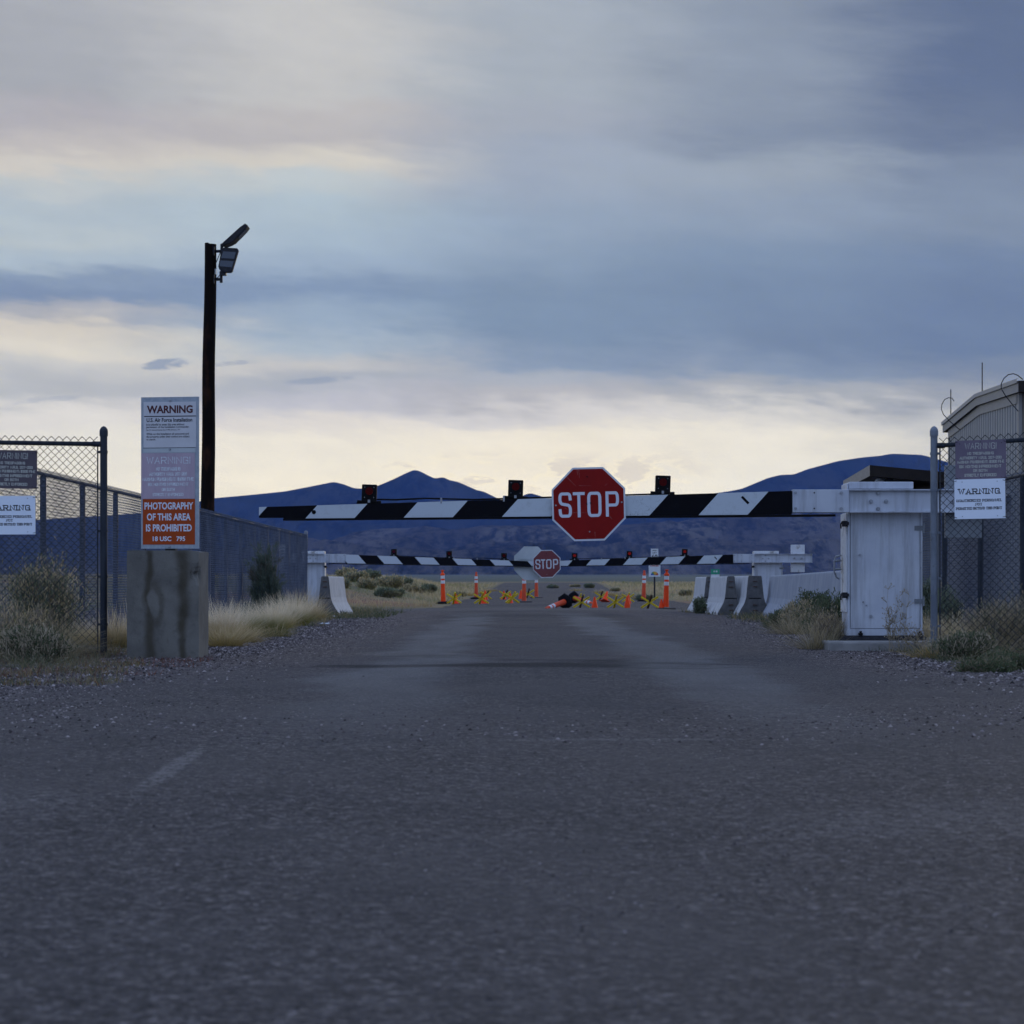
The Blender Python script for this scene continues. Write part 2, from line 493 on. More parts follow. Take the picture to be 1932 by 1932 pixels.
# striped boom: black and white slanted bands painted on the beam
def stripes(name, s0, worn=0.0):
    m, t, p = newmat(name)
    oc = ocoord(t)
    s = node(t, 'ShaderNodeSeparateXYZ', {0: oc})
    q = mth(t, 'SUBTRACT', s.outputs[0], mth(t, 'MULTIPLY', mth(t, 'SUBTRACT', s.outputs[2], 1.52), 0.9))
    fr = mth(t, 'FRACT', mth(t, 'DIVIDE', mth(t, 'SUBTRACT', q, s0 - 10.12), 1.012))
    blk = mth(t, 'LESS_THAN', fr, 0.5)
    dirtn = smooth(t, noise(t, scaled(t, oc, (3, 3, 3)), 3, 7, 0.65), 0.52, 0.72)
    vor = node(t, 'ShaderNodeTexVoronoi', {'Vector': node(t, 'ShaderNodeVectorMath', {0: oc, 1: node(t, 'ShaderNodeTexNoise', {'Vector': oc, 'Scale': 5.0}).outputs['Color']}, operation='ADD').outputs[0], 'Scale': 8.0}, feature='DISTANCE_TO_EDGE')
    crack = mth(t, 'MULTIPLY', mth(t, 'LESS_THAN', vor.outputs[0], 0.010), mth(t, 'MULTIPLY', smooth(t, noise(t, oc, 6.0, 2), 0.5, 0.56), mth(t, 'GREATER_THAN', s.outputs[0], -3.0)))
    wh = mix(t, mth(t, 'MULTIPLY', dirtn, 0.35), (0.55, 0.60, 0.63), (0.36, 0.38, 0.38))
    wh = mix(t, mth(t, 'MULTIPLY', crack, 0.8), wh, (0.12, 0.12, 0.12))
    bk = mix(t, mth(t, 'MULTIPLY', dirtn, 0.15), (0.006, 0.006, 0.008), (0.03, 0.03, 0.035))
    setp(t, p, color=mix(t, blk, wh, bk), rough=0.6, spec=0.06)
    return m


# ---------------------------------------------------------------- lettering
GL = {
    'A': '0,0 2,6 4,0|.8,2.1 3.2,2.1', 'B': '0,0 0,6|~0,6 2,6 3.7,6 3.7,3.2 2,3.2 0,3.2|~0,3.2 2.2,3.2 4.1,3.2 4.1,0 2.2,0 0,0',
    'C': '~4,4.4 3.6,6 2,6 0,6 0,3 0,0 2,0 3.6,0 4,1.6', 'D': '0,0 0,6|~0,6 1.8,6 4.1,6 4.1,3 4.1,0 1.8,0 0,0', 'E': '4,6 0,6 0,0 4,0|0,3.1 3,3.1',
    'F': '4,6 0,6 0,0|0,3.1 3,3.1', 'G': '~4,4.5 3.6,6 2,6 0,6 0,3 0,0 2,0 3.4,0 4,1.2|2.4,2.8 4,2.8 4,0', 'H': '0,0 0,6|4,0 4,6|0,3 4,3', 'I': '0,0 0,6',
    'L': '0,6 0,0 3.6,0', 'M': '0,0 0,6 2.2,2 4.4,6 4.4,0', 'N': '0,0 0,6 4,0 4,6', 'O': '~2,6 0,6 0,3 0,0 2,0 4,0 4,3 4,6 2,6',
    'P': '0,0 0,6|~0,6 2.2,6 4.1,6 4.1,2.7 2.2,2.7 0,2.7', 'R': '0,0 0,6|~0,6 2.2,6 4.1,6 4.1,2.8 2.2,2.8 0,2.8|2,2.8 4,0',
    'S': '~3.9,4.6 3.7,6 2,6 .1,6 .1,3.4 2,3.1 3.9,2.8 3.9,0 2,0 .3,0 .1,1.5', 'T': '0,6 4,6|2,6 2,0', 'U': '~0,6 0,2 0,0 2,0 4,0 4,2 4,6', 'W': '0,6 1.3,0 2.6,5 3.9,0 5.2,6',
    'X': '0,0 4,6|0,6 4,0', 'Y': '0,6 2,3 4,6|2,3 2,0', 'Z': '0,6 4,6 0,0 4,0', '0': '~1.7,6 0,6 0,3 0,0 1.7,0 3.4,0 3.4,3 3.4,6 1.7,6', '1': '.2,5 1.1,6 1.1,0',
    '2': '~0,4.5 0,6 1.8,6 3.7,6 3.5,3.6 0,0|0,0 3.6,0', '7': '0,6 3.6,6 1.3,0', '$': '~3.9,4.6 3.7,6 2,6 .1,6 .1,3.4 2,3.1 3.9,2.8 3.9,0 2,0 .3,0 .1,1.5|2,6.6 2,-.6',
    '5': '3.4,6 .4,6 .1,3.3|~.1,3.3 1.8,4 3.8,3.6 3.8,0 1.8,0 .2,0 0,1.3', '8': '~1.8,6 .2,6 .2,3.2 1.8,3.2 3.4,3.2 3.4,6 1.8,6|~1.8,3.2 0,3.2 0,0 1.8,0 3.6,0 3.6,3.2 1.8,3.2', '9': '~3.5,4 3.5,2.2 1.8,2.2 0,2.2 0,4.1 0,6 1.8,6 3.6,6 3.6,3 3.4,0 1.6,0 .3,0 .1,1', '!': '0,6 0,1.8|0,.6 0,0', '.': '0,.6 0,0', ':': '0,.6 0,0|0,3.6 0,3', '-': '.2,3 2.6,3'}


def glyph(ch):
    out = []
    for s in GL[ch].split('|'):
        sm = s[0] == '~'
        pts = [tuple(float(a) for a in q.split(',')) for q in s.lstrip('~').split()]
        if sm:
            for _ in range(3):
                n = [pts[0]]
                for a, b in zip(pts, pts[1:]):
                    n += [(a[0] * .75 + b[0] * .25, a[1] * .75 + b[1] * .25), (a[0] * .25 + b[0] * .75, a[1] * .25 + b[1] * .75)]
                pts = n + [pts[-1]]
        out.append((pts, sm))
    return out


def stroke_line(mb, text, x0, x1, z0, z1, y, sw=0.10, serif=0.0, gap=1.7, space=3.2):
    """monoline lettering fitted into x0..x1, z0..z1 on the plane y (sw = stroke / letter height)"""
    segs, cur = [], 0.0
    for ch in text:
        if ch == ' ':
            cur += space
            continue
        g = glyph(ch)
        w = max(p[0] for pts, _ in g for p in pts)
        for pts, sm in g:
            segs.append(([(p[0] + cur, p[1]) for p in pts], sm))
            if serif and not sm:
                for e, q in ((pts[0], pts[1]), (pts[-1], pts[-2])):
                    if e[1] in (0.0, 6.0) and abs(e[1] - q[1]) > 0.5:
                        segs.append(([(e[0] + cur - serif, e[1]), (e[0] + cur + serif, e[1])], False))
        cur += w + gap
    W = cur - gap
    h = z1 - z0
    st = sw * h
    kx = (x1 - x0 - st) / max(W, 1e-6)
    kz = (h - st) / 6.0
    for i, (pts, _) in enumerate(segs):
        P = [Vector((x0 + st / 2 + p[0] * kx, z0 + st / 2 + p[1] * kz)) for p in pts]
        P = [q for k, q in enumerate(P) if k == 0 or (q - P[k - 1]).length > 1e-5]
        if len(P) < 2:
            continue
        loop = len(P) > 3 and (P[0] - P[-1]).length < 1e-5
        L, Rr = [], []
        for k, q in enumerate(P):
            d0 = (q - P[k - 1]).normalized() if k else (P[1] - q).normalized()
            d1 = (P[k + 1] - q).normalized() if k < len(P) - 1 else d0
            if loop and k in (0, len(P) - 1):
                d0 = (P[-1] - P[-2]).normalized()
                d1 = (P[1] - P[0]).normalized()
            n0, n1 = Vector((-d0.y, d0.x)), Vector((-d1.y, d1.x))
            nn = (n0 + n1)
            nn = nn.normalized() if nn.length > 1e-6 else n0
            sc = min(1.5, 1.0 / max(0.3, nn.dot(n0)))
            ext = 0.0
            if k == 0 and not loop:
                q = q - d1 * st * 0.5
            if k == len(P) - 1 and not loop:
                q = q + d0 * st * 0.5
            L.append(q + nn * st / 2 * sc)
            Rr.append(q - nn * st / 2 * sc)
        yy = y - 0.00012 * (i % 9)
        v = [(a.x, yy, a.y) for a in L] + [(a.x, yy, a.y) for a in Rr]
        n = len(P)
        mb.add(v, [(k, n + k, n + k + 1, k + 1) for k in range(n - 1)])
    return mb


def type_line(mb, text, x0, x1, z0, z1, y, bold=0.0, cap=None):
    """sans lettering in Blender's own typeface, fitted the same way"""
    cu = bpy.data.curves.new('lettering', 'FONT')
    cu.body = text
    cu.offset = bold
    cu.resolution_u = 3
    o = bpy.data.objects.new('lettering', cu)
    COL.objects.link(o)
    dg = bpy.context.evaluated_depsgraph_get()
    me = bpy.data.meshes.new_from_object(o.evaluated_get(dg))
    bpy.data.objects.remove(o)
    V = np.array([v.co[:] for v in me.vertices])
    F = [tuple(q.vertices) for q in me.polygons]
    bpy.data.meshes.remove(me)
    lo, hi = V.min(0), V.max(0)
    X = x0 + (V[:, 0] - lo[0]) / (hi[0] - lo[0]) * (x1 - x0)
    Z = z0 + (V[:, 1] - lo[1]) / (hi[1] - lo[1]) * (z1 - z0)
    mb.add(np.stack([X, np.full(len(X), y), Z], 1), F)
    return mb


# ---------------------------------------------------------------- land
def ss(a, b, x):
    u = np.clip((x - a) / (b - a), 0, 1)
    return u * u * (3 - 2 * u)


def gz(x, y):
    x = np.asarray(x, float)
    y = np.asarray(y, float)
    d = [0, 55, 67, 80, 100, 150, 180, 250, 600, 1500, 4000, 7000]
    z = [0, 0, .02, .05, .10, .30, .45, .92, .69 + 600 * .0019, .69 + 1500 * .0032, .69 + 4000 * .0047, .69 + 7000 * .0049]
    b = np.interp(y, d, z)
    mound = 0.85 * ss(2.0, 6.5, -x) * ss(66, 92, y) * (1 - ss(120, 220, y))
    right = 0.18 * ss(6.5, 10, x) * ss(66, 90, y) * (1 - ss(150, 240, y))
    verge = 0.03 * (ss(3.4, 6.5, np.abs(x - 0.4)) * ss(14, 22, y) * (1 - ss(60, 75, y)))
    dip = -0.05 * ss(58, 66, y) * (1 - ss(68, 74, y)) * ss(3.5, 5.0, np.abs(x))
    return b + mound + right + verge + dip


def nz(x, y, s, seed=0):
    """cheap smooth value noise"""
    x = np.asarray(x, float) * s + seed * 17.3
    y = np.asarray(y, float) * s + seed * 7.7
    xi, yi = np.floor(x).astype(np.int64), np.floor(y).astype(np.int64)
    fx, fy = x - xi, y - yi
    fx, fy = fx * fx * (3 - 2 * fx), fy * fy * (3 - 2 * fy)

    def h(a, b):
        n = (a * 374761393 + b * 668265263 + seed * 974711) & 0x7fffffff
        n = ((n ^ (n >> 13)) * 1274126177) & 0x7fffffff
        return ((n ^ (n >> 16)) & 0xffff) / 65535.0
    return (h(xi, yi) * (1 - fx) + h(xi + 1, yi) * fx) * (1 - fy) + (h(xi, yi + 1) * (1 - fx) + h(xi + 1, yi + 1) * fx) * fy


def fbm(x, y, s, o=5, seed=0, ridged=False):
    t, a, n = 0, 1.0, 0
    for k in range(o):
        v = nz(x, y, s * 2 ** k, seed + k)
        if ridged:
            v = 1 - np.abs(2 * v - 1)
        t = t + a * v
        n += a
        a *= 0.5
    return t / n


def sheet(xs, ys, zf):
    X, Y = np.meshgrid(xs, ys)
    Z = zf(X, Y)
    nx, ny = len(xs), len(ys)
    I = np.arange(nx * ny).reshape(ny, nx)
    F = np.stack([I[:-1, :-1], I[:-1, 1:], I[1:, 1:], I[1:, :-1]], -1).reshape(-1, 4)
    return np.stack([X, Y, Z], -1).reshape(-1, 3), F


# gravel-and-asphalt colours shared by the road and the ground beside it
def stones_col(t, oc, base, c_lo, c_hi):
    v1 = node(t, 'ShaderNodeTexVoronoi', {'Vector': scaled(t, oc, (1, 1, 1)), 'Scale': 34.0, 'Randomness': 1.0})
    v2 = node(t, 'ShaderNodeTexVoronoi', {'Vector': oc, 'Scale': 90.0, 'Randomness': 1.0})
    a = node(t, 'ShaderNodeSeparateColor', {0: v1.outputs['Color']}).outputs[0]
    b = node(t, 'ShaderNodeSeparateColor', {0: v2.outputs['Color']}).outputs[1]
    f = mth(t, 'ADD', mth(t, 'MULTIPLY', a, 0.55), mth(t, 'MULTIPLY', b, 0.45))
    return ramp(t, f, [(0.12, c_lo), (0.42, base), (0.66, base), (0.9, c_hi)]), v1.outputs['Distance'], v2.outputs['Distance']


m, t, p = newmat('ground_gravel')
oc = ocoord(t)
s = node(t, 'ShaderNodeSeparateXYZ', {0: oc})
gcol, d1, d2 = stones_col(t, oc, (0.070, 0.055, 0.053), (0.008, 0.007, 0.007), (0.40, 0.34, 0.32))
big = noise(t, oc, 0.35, 5.0, 0.6)
soil = mix(t, smooth(t, big, 0.4, 0.6), (0.20, 0.155, 0.085), (0.15, 0.14, 0.075))
soil = mix(t, smooth(t, noise(t, oc, 0.09, 4.0), 0.52, 0.66), soil, (0.20, 0.095, 0.060))
soil = mix(t, mth(t, 'MULTIPLY', smooth(t, noise(t, scaled(t, oc, (1, 0.4, 1)), 1.1, 6.0), 0.45, 0.7), 0.6), soil, (0.085, 0.095, 0.055))
plainc = mix(t, smooth(t, noise(t, scaled(t, oc, (1, 0.12, 1)), 0.006, 6.0), 0.4, 0.65), (0.045, 0.066, 0.058), (0.072, 0.088, 0.068))
veg = smooth(t, mth(t, 'ADD', s.outputs[1], mth(t, 'MULTIPLY', mth(t, 'SUBTRACT', big, 0.5), 14.0)), 64.0, 72.0)
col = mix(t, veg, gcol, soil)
col = mix(t, smooth(t, s.outputs[1], 280.0, 420.0), col, plainc)
h = mth(t, 'MULTIPLY', mth(t, 'ADD', d1, mth(t, 'MULTIPLY', d2, 0.4)), mth(t, 'SUBTRACT', 1.0, veg))
setp(t, p, color=col, rough=0.95, normal=bump(t, h, 0.5, 0.02), spec=0.2)

xs = np.concatenate([-np.geomspace(3500, 12, 40), np.linspace(-11, 14, 90), np.geomspace(15, 3500, 40)])
ys = np.concatenate([np.linspace(-40, 0, 8), np.linspace(1, 100, 120), np.geomspace(102, 6500, 90)])
mb = MB()
V, F = sheet(xs, ys, lambda x, y: gz(x, y) + 0.02 * (fbm(x, y, 0.6, 3, 3) - .5) * ss(3, 5, np.abs(x)) + 0.10 * (fbm(x, y, 0.15, 3, 5) - .5) * ss(60, 80, y) * ss(2.5, 6, np.abs(x - 2.0)))
mb.add(V, F, 0, True)
struct(mb.build('ground', MATS['ground_gravel']))

# the road: worn chip-seal, tyre-polished tracks, gravel thrown over its margins
m, t, p = newmat('worn_asphalt')
oc = ocoord(t)
s = node(t, 'ShaderNodeSeparateXYZ', {0: oc})
X, Y = s.outputs[0], s.outputs[1]
v1 = node(t, 'ShaderNodeTexVoronoi', {'Vector': oc, 'Scale': 75.0})
v2 = node(t, 'ShaderNodeTexVoronoi', {'Vector': oc, 'Scale': 36.0})
a = node(t, 'ShaderNodeSeparateColor', {0: v1.outputs['Color']}).outputs[0]
b = node(t, 'ShaderNodeSeparateColor', {0: v2.outputs['Color']}).outputs[0]
chip = mth(t, 'ADD', mth(t, 'MULTIPLY', a, 0.6), mth(t, 'MULTIPLY', b, 0.4))
grit = noise(t, oc, 70.0, 5.0, 0.75)
chip = mth(t, 'ADD', mth(t, 'MULTIPLY', chip, 0.55), mth(t, 'MULTIPLY', smooth(t, grit, .30, .70), 0.45))
lump = smooth(t, noise(t, oc, 38.0, 4.0, 0.7), .36, .64)
chip = mth(t, 'ADD', mth(t, 'MULTIPLY', chip, 0.72), mth(t, 'MULTIPLY', lump, 0.28))
acol = ramp(t, chip, [(0.18, (0.003, 0.003, 0.004)), (0.38, (0.030, 0.027, 0.028)), (0.56, (0.074, 0.066, 0.067)), (0.70, (0.135, 0.118, 0.113)), (0.84, (0.30, 0.265, 0.25))])
acol = mix(t, mth(t, 'MULTIPLY', smooth(t, noise(t, scaled(t, oc, (1, .6, 1)), 2.1, 5.0), .5, .7), .45), acol, (0.030, 0.029, 0.032))
blot = noise(t, scaled(t, oc, (1, 0.55, 1)), 0.55, 6.0, 0.62)
acol = mix(t, smooth(t, blot, 0.42, 0.62), acol, mix(t, 0.5, acol, (0.088, 0.079, 0.077)))
blot2 = noise(t, scaled(t, oc, (1, 0.35, 1)), 0.30, 5.0, 0.6)
acol = mix(t, mth(t, 'MULTIPLY', smooth(t, blot2, 0.5, 0.66), 0.55), acol, (0.033, 0.034, 0.039))
# wheel tracks (polished, with a bluish sheen painted in, running up the road) between 16 and 62 m
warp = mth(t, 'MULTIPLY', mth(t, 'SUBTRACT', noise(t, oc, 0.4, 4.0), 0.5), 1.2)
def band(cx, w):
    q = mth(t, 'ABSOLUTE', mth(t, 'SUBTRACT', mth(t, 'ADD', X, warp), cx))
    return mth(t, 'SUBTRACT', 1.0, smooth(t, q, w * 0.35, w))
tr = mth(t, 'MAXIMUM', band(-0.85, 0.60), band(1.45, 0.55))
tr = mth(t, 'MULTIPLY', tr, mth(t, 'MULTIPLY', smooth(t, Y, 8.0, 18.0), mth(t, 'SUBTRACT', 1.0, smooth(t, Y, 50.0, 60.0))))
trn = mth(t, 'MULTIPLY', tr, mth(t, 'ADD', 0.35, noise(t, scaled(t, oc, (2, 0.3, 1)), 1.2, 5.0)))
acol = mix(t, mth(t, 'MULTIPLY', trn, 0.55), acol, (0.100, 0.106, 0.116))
# a dark tar seam where the surfacing changes, across the road
seamw = mth(t, 'ADD', Y, mth(t, 'MULTIPLY', mth(t, 'SUBTRACT', noise(t, scaled(t, oc, (0.5, 1, 1)), 0.8, 6.0), 0.5), 7.0))
seam = mth(t, 'SUBTRACT', 1.0, smooth(t, mth(t, 'ABSOLUTE', mth(t, 'SUBTRACT', seamw, 20.4)), 0.4, 2.2))
seam = mth(t, 'MULTIPLY', seam, smooth(t, noise(t, scaled(t, oc, (.45, .6, 1)), .8, 6.0), .47, .60))
acol = mix(t, mth(t, 'MULTIPLY', seam, 1.0), acol, (0.010, 0.010, 0.012))
seam2 = mth(t, 'SUBTRACT', 1.0, smooth(t, mth(t, 'ABSOLUTE', mth(t, 'SUBTRACT', seamw, 51.5)), 0.5, 4.0))
acol = mix(t, mth(t, 'MULTIPLY', seam2, 0.7), acol, (0.026, 0.027, 0.031))
# pale dust rubs: two short scuffs
for (cx, cy_, ang, hw, hl, k) in ((-1.26, 9.0, -0.03, 0.050, 1.35, 0.6), (-1.75, 7.6, 0.05, 0.5, 0.5, 0.25), (0.45, 10.6, 1.5, 0.10, 0.7, 0.3), (1.3, 7.0, 0.8, 0.5, 0.8, 0.2)):
    ca, sa = math.cos(ang), math.sin(ang)
    ux = mth(t, 'ADD', mth(t, 'MULTIPLY', mth(t, 'SUBTRACT', X, cx), ca), mth(t, 'MULTIPLY', mth(t, 'SUBTRACT', Y, cy_), -sa))
    uy = mth(t, 'ADD', mth(t, 'MULTIPLY', mth(t, 'SUBTRACT', X, cx), sa), mth(t, 'MULTIPLY', mth(t, 'SUBTRACT', Y, cy_), ca))
    dd = mth(t, 'ADD', mth(t, 'POWER', mth(t, 'ABSOLUTE', mth(t, 'DIVIDE', ux, hw)), 2.0), mth(t, 'POWER', mth(t, 'ABSOLUTE', mth(t, 'DIVIDE', uy, hl)), 2.0))
    rub = mth(t, 'MULTIPLY', mth(t, 'SUBTRACT', 1.0, smooth(t, dd, 0.1, 1.2)), mth(t, 'MULTIPLY', smooth(t, chip, .30, .62), mth(t, 'ADD', 0.5, noise(t, oc, 9.0, 5.0))))
    acol = mix(t, mth(t, 'MULTIPLY', rub, k, clamp=True), acol, (0.26, 0.24, 0.23))
# gravel at the margins
edge = mth(t, 'ADD', mth(t, 'ABSOLUTE', mth(t, 'SUBTRACT', X, 0.5)), mth(t, 'MULTIPLY', mth(t, 'SUBTRACT', noise(t, oc, 0.8, 6.0, 0.65), 0.5), 2.4))
gfac = mth(t, 'MULTIPLY', smooth(t, edge, 1.5, 2.6), smooth(t, Y, 15.0, 21.0))
gfac = mth(t, 'MULTIPLY', gfac, mth(t, 'SUBTRACT', 1.0, smooth(t, Y, 58.0, 66.0)))
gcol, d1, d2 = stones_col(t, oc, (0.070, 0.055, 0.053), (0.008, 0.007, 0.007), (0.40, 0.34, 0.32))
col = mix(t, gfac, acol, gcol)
far_path = mth(t, 'MULTIPLY', smooth(t, mth(t, 'ADD', Y, mth(t, 'MULTIPLY', warp, 3.0)), 60.0, 63.0), mth(t, 'SUBTRACT', 1.0, smooth(t, Y, 66.0, 70.0)))
col = mix(t, mth(t, 'MULTIPLY', far_path, 0.5), col, (0.14, 0.125, 0.115))
h = mth(t, 'ADD', mth(t, 'MULTIPLY', v1.outputs['Distance'], 0.7), mth(t, 'MULTIPLY', v2.outputs['Distance'], 0.6))
setp(t, p, color=col, rough=mix(t, trn, (0.85, 0.85, 0.85), (0.62, 0.62, 0.62)), spec=0.3, normal=bump(t, mth(t, 'ADD', h, mth(t, 'MULTIPLY', lump, .8)), 0.8, 0.016))


def road_edges(y):
    l = np.interp(y, [-40, 14, 20, 40, 58, 62, 70, 90, 150, 260], [-9, -3.6, -3.3, -3.0, -3.0, -4.6, -2.0, -1.9, -1.6, -.8])
    r = np.interp(y, [-40, 14, 20, 40, 58, 62, 70, 90, 150, 260], [9, 4.2, 4.0, 4.7, 5.2, 6.0, 5.9, 6.1, 6.4, 9.0])
    return l, r


ys = np.concatenate([np.linspace(-40, 12, 40), np.linspace(12.3, 80, 230), np.linspace(81, 260, 120)])
us = np.linspace(0, 1, 40)
rows = []
for i, y in enumerate(ys):
    l, r = road_edges(y)
    l = l + 0.5 * (fbm(np.array([0.0]), np.array([y]), 0.9, 4, 21)[0] - .5)
    r = r + 0.5 * (fbm(np.array([9.0]), np.array([y]), 0.9, 4, 22)[0] - .5)
    x = l + (r - l) * us
    rows.append(np.stack([x, np.full(40, y), gz(x, np.full(40, y)) + 0.012 + 0.03 * np.sin(us * math.pi) * ss(10, 20, y)], 1))
I = np.arange(len(ys) * 40).reshape(len(ys), 40)
F = np.stack([I[:-1, :-1], I[:-1, 1:], I[1:, 1:], I[1:, :-1]], -1).reshape(-1, 4)
mb = MB()
mb.add(np.concatenate(rows), F, 0, True)
struct(mb.build('road', MATS['worn_asphalt']))


# mountains and foothills: real height fields whose crests stand where the skyline does
def range_mesh(name, mat, D, sky, foot, back, depth_f, relief, seed, nx=900, ny=70, xr=(-700, 2700), z_foot=None):
    px = np.array([q[0] for q in sky], float)
    pyy = np.array([q[1] for q in sky], float)
    xs = np.linspace(xr[0], xr[1], nx)
    crest = EYE + (1104 - np.interp(xs, px, pyy)) * D / FPX
    k = np.ones(3) / 3.0
    crest = np.convolve(np.pad(crest, 1, 'edge'), k, 'valid')
    V = []
    ts = np.linspace(0, 1.5, ny)
    for tt in ts:
        dd = D - depth_f * (1 - tt)
        X = (xs - 966) * D / FPX
        zf = gz(X, np.full(nx, dd)) - 4.0 if z_foot is None else np.full(nx, z_foot)
        if tt <= 1:
            prof = tt ** 1.15 * (1 - .12 * math.sin(tt * math.pi))
        else:
            prof = 1 - (tt - 1) * 1.3
        n = (fbm(X, np.full(nx, dd), 3.2 / depth_f, 6, seed, True) - 0.62) * relief
        n2 = (fbm(X, np.full(nx, dd), 14.0 / depth_f, 4, seed + 9) - 0.5) * relief * 0.35
        env = math.sin(min(tt, 1.0) * math.pi) ** 0.8 if tt < 1 else 0.6 * (tt - 1)
        z = zf + (crest - zf) * prof + (n + n2) * env * np.clip((crest - zf) / (crest - zf).max(), .15, 1)
        V.append(np.stack([X, np.full(nx, dd), z], 1))
    I = np.arange(nx * ny).reshape(ny, nx)
    F = np.stack([I[:-1, :-1], I[:-1, 1:], I[1:, 1:], I[1:, :-1]], -1).reshape(-1, 4)
    mb = MB()
    mb.add(np.concatenate(V), F, 0, True)
    return struct(mb.build(name, mat))


def landmat(name, c1, c2, c3, sc, k2=5.0, lo=.47, hi=.6):
    m, t, p = newmat(name)
    oc = ocoord(t)
    sq = scaled(t, oc, (1, 0.16, 0.8))
    n1 = noise(t, sq, sc, 8.0, 0.62)
    n2 = noise(t, sq, sc * k2, 7.0, 0.72)
    n3 = noise(t, sq, sc * 0.35, 4.0, 0.5)
    c = mix(t, smooth(t, n1, 0.42, 0.6), c1, c2)
    c = mix(t, smooth(t, mth(t, 'ADD', mth(t, 'MULTIPLY', n2, .65), mth(t, 'MULTIPLY', n3, .35)), lo, hi), c, c3)
    setp(t, p, color=c, rough=1.0, spec=0.0, normal=bump(t, n2, 0.6, 14.0))
    return m


hill_far = landmat('forested_mountain', (0.030, 0.036, 0.034), (0.044, 0.047, 0.044), (0.018, 0.023, 0.022), 0.004)
hill_near = landmat('sage_and_rock_hill', (0.072, 0.068, 0.064), (0.118, 0.110, 0.104), (0.026, 0.030, 0.030), 0.008, 5.5, .43, .58)
FAR = [(-700, 1000), (-100, 992), (66, 981), (282, 967), (403, 940), (470, 934), (538, 927), (585, 918), (630, 909), (650, 914), (667, 921), (685, 922), (712, 917), (745, 903), (765, 893), (782, 886), (795, 890), (804, 895), (820, 903), (836, 900), (848, 906), (864, 909), (882, 917), (900, 925), (912, 927), (938, 940), (960, 950), (972, 944), (986, 935), (1000, 930), (1014, 934), (1029, 939), (1060, 952), (1120, 958), (1200, 950), (1250, 944), (1275, 938), (1289, 934), (1310, 938), (1335, 934), (1352, 930), (1375, 927), (1400, 922), (1424, 912), (1448, 902), (1472, 896), (1498, 895), (1524, 885), (1558, 876), (1580, 870), (1626, 863), (1660, 860), (1682, 856), (1738, 858), (1754, 862), (1771, 867), (1788, 872), (1860, 884), (1932, 903), (2100, 930), (2700, 990)]
NEAR = [(-700, 1070), (300, 1050), (520, 1030), (584, 1013), (606, 1019), (627, 1027), (646, 1014), (667, 1004), (698, 998), (735, 996), (773, 996), (802, 992), (820, 995), (855, 999), (889, 995), (909, 991), (949, 993), (1037, 989), (1110, 992), (1181, 989), (1243, 984), (1267, 986), (1311, 978), (1372, 971), (1450, 962), (1590, 950), (1932, 940), (2700, 1000)]
range_mesh('mountains', hill_far, 6200.0, FAR, 0, 0, 1500.0, 150.0, 31)
range_mesh('foothills', hill_near, 4300.0, NEAR, 0, 0, 1500.0, 130.0, 47, 900, 110)

# the evening air
m = bpy.data.materials.new('evening_air')
m.use_nodes = True
t = m.node_tree
t.nodes.clear()
out = t.nodes.new('ShaderNodeOutputMaterial')
pv_ = node(t, 'ShaderNodeVolumePrincipled', {'Color': (0.10, 0.26, 1.0, 1.0), 'Density': 0.00005, 'Anisotropy': 0.0, 'Absorption Color': (1, 1, 1, 1)})
t.links.new(pv_.outputs[0], out.inputs['Volume'])
mb = MB()
mb.box(-4200, 4200, -60, 7300, -8, 620)
hz = mb.build('haze', m)
tag(hz, None, None, None, 'stuff')


# ---------------------------------------------------------------- chain-link fences
PITCH = 0.0718


def chain_link(mb, L, z0, z1, r=0.0021, n=3, knuckle=0.0, depth=0.004, wobble=0.0, seed=0):
    """woven mesh in the local x-z plane, x from 0 to L"""
    hp = PITCH / 2
    nw = int(L / hp)
    ns = int((z1 - z0) / hp)
    k = np.arange(ns + 1)
    z = z1 - k * hp
    i = np.arange(nw)
    par = ((i[:, None] + k[None, :]) % 2).astype(float)         # each wire zigzags, its neighbours mirror it
    x = (i[:, None] + par + (par - 0.5) * 0.05) * hp
    y = (par - 0.5) * 2 * depth * np.where(i[:, None] % 2 == 0, 1, -1)
    Z = z[None, :] + 0 * x
    if wobble:
        g = np.random.default_rng(seed)
        y = y + wobble * np.sin(x * 2.1 + 1.3) * np.sin(Z * 2.7 + 0.4)
    P = np.stack([x, y, Z], -1)                                # nw, ns+1, 3
    d = np.gradient(P, axis=1)
    d[..., 2] -= 1e-4
    d /= np.linalg.norm(d, axis=-1, keepdims=True)
    up = np.array([0.0, 1.0, 0.0])
    s = np.cross(d, up)
    s /= np.linalg.norm(s, axis=-1, keepdims=True)
    u = np.cross(s, d)
    ring = []
    for q in range(n):
        a = 2 * math.pi * q / n
        ring.append(P + r * (math.cos(a) * s + math.sin(a) * u))
    V = np.stack(ring, 2)                                      # nw, ns+1, n, 3
    idx = np.arange(nw * (ns + 1) * n).reshape(nw, ns + 1, n)
    F = np.stack([idx[:, :-1], np.roll(idx, -1, 2)[:, :-1], np.roll(idx, -1, 2)[:, 1:], idx[:, 1:]], -1).reshape(-1, 4)
    mb.add(V.reshape(-1, 3), F, 0, False)
    return mb


def post_mb(x, y, z0, z1, r, cap=True, bands=()):
    mb = MB()
    mb.tube([(x, y, z0), (x, y, z1)], r, 16)
    if cap:
        mb.lathe([(r + .006, -.035), (r + .006, .012), (r + .002, .03), (r * .7, .048), (r * .25, .058), (0.001, .060)], 16, (x, y, z1))
    return mb


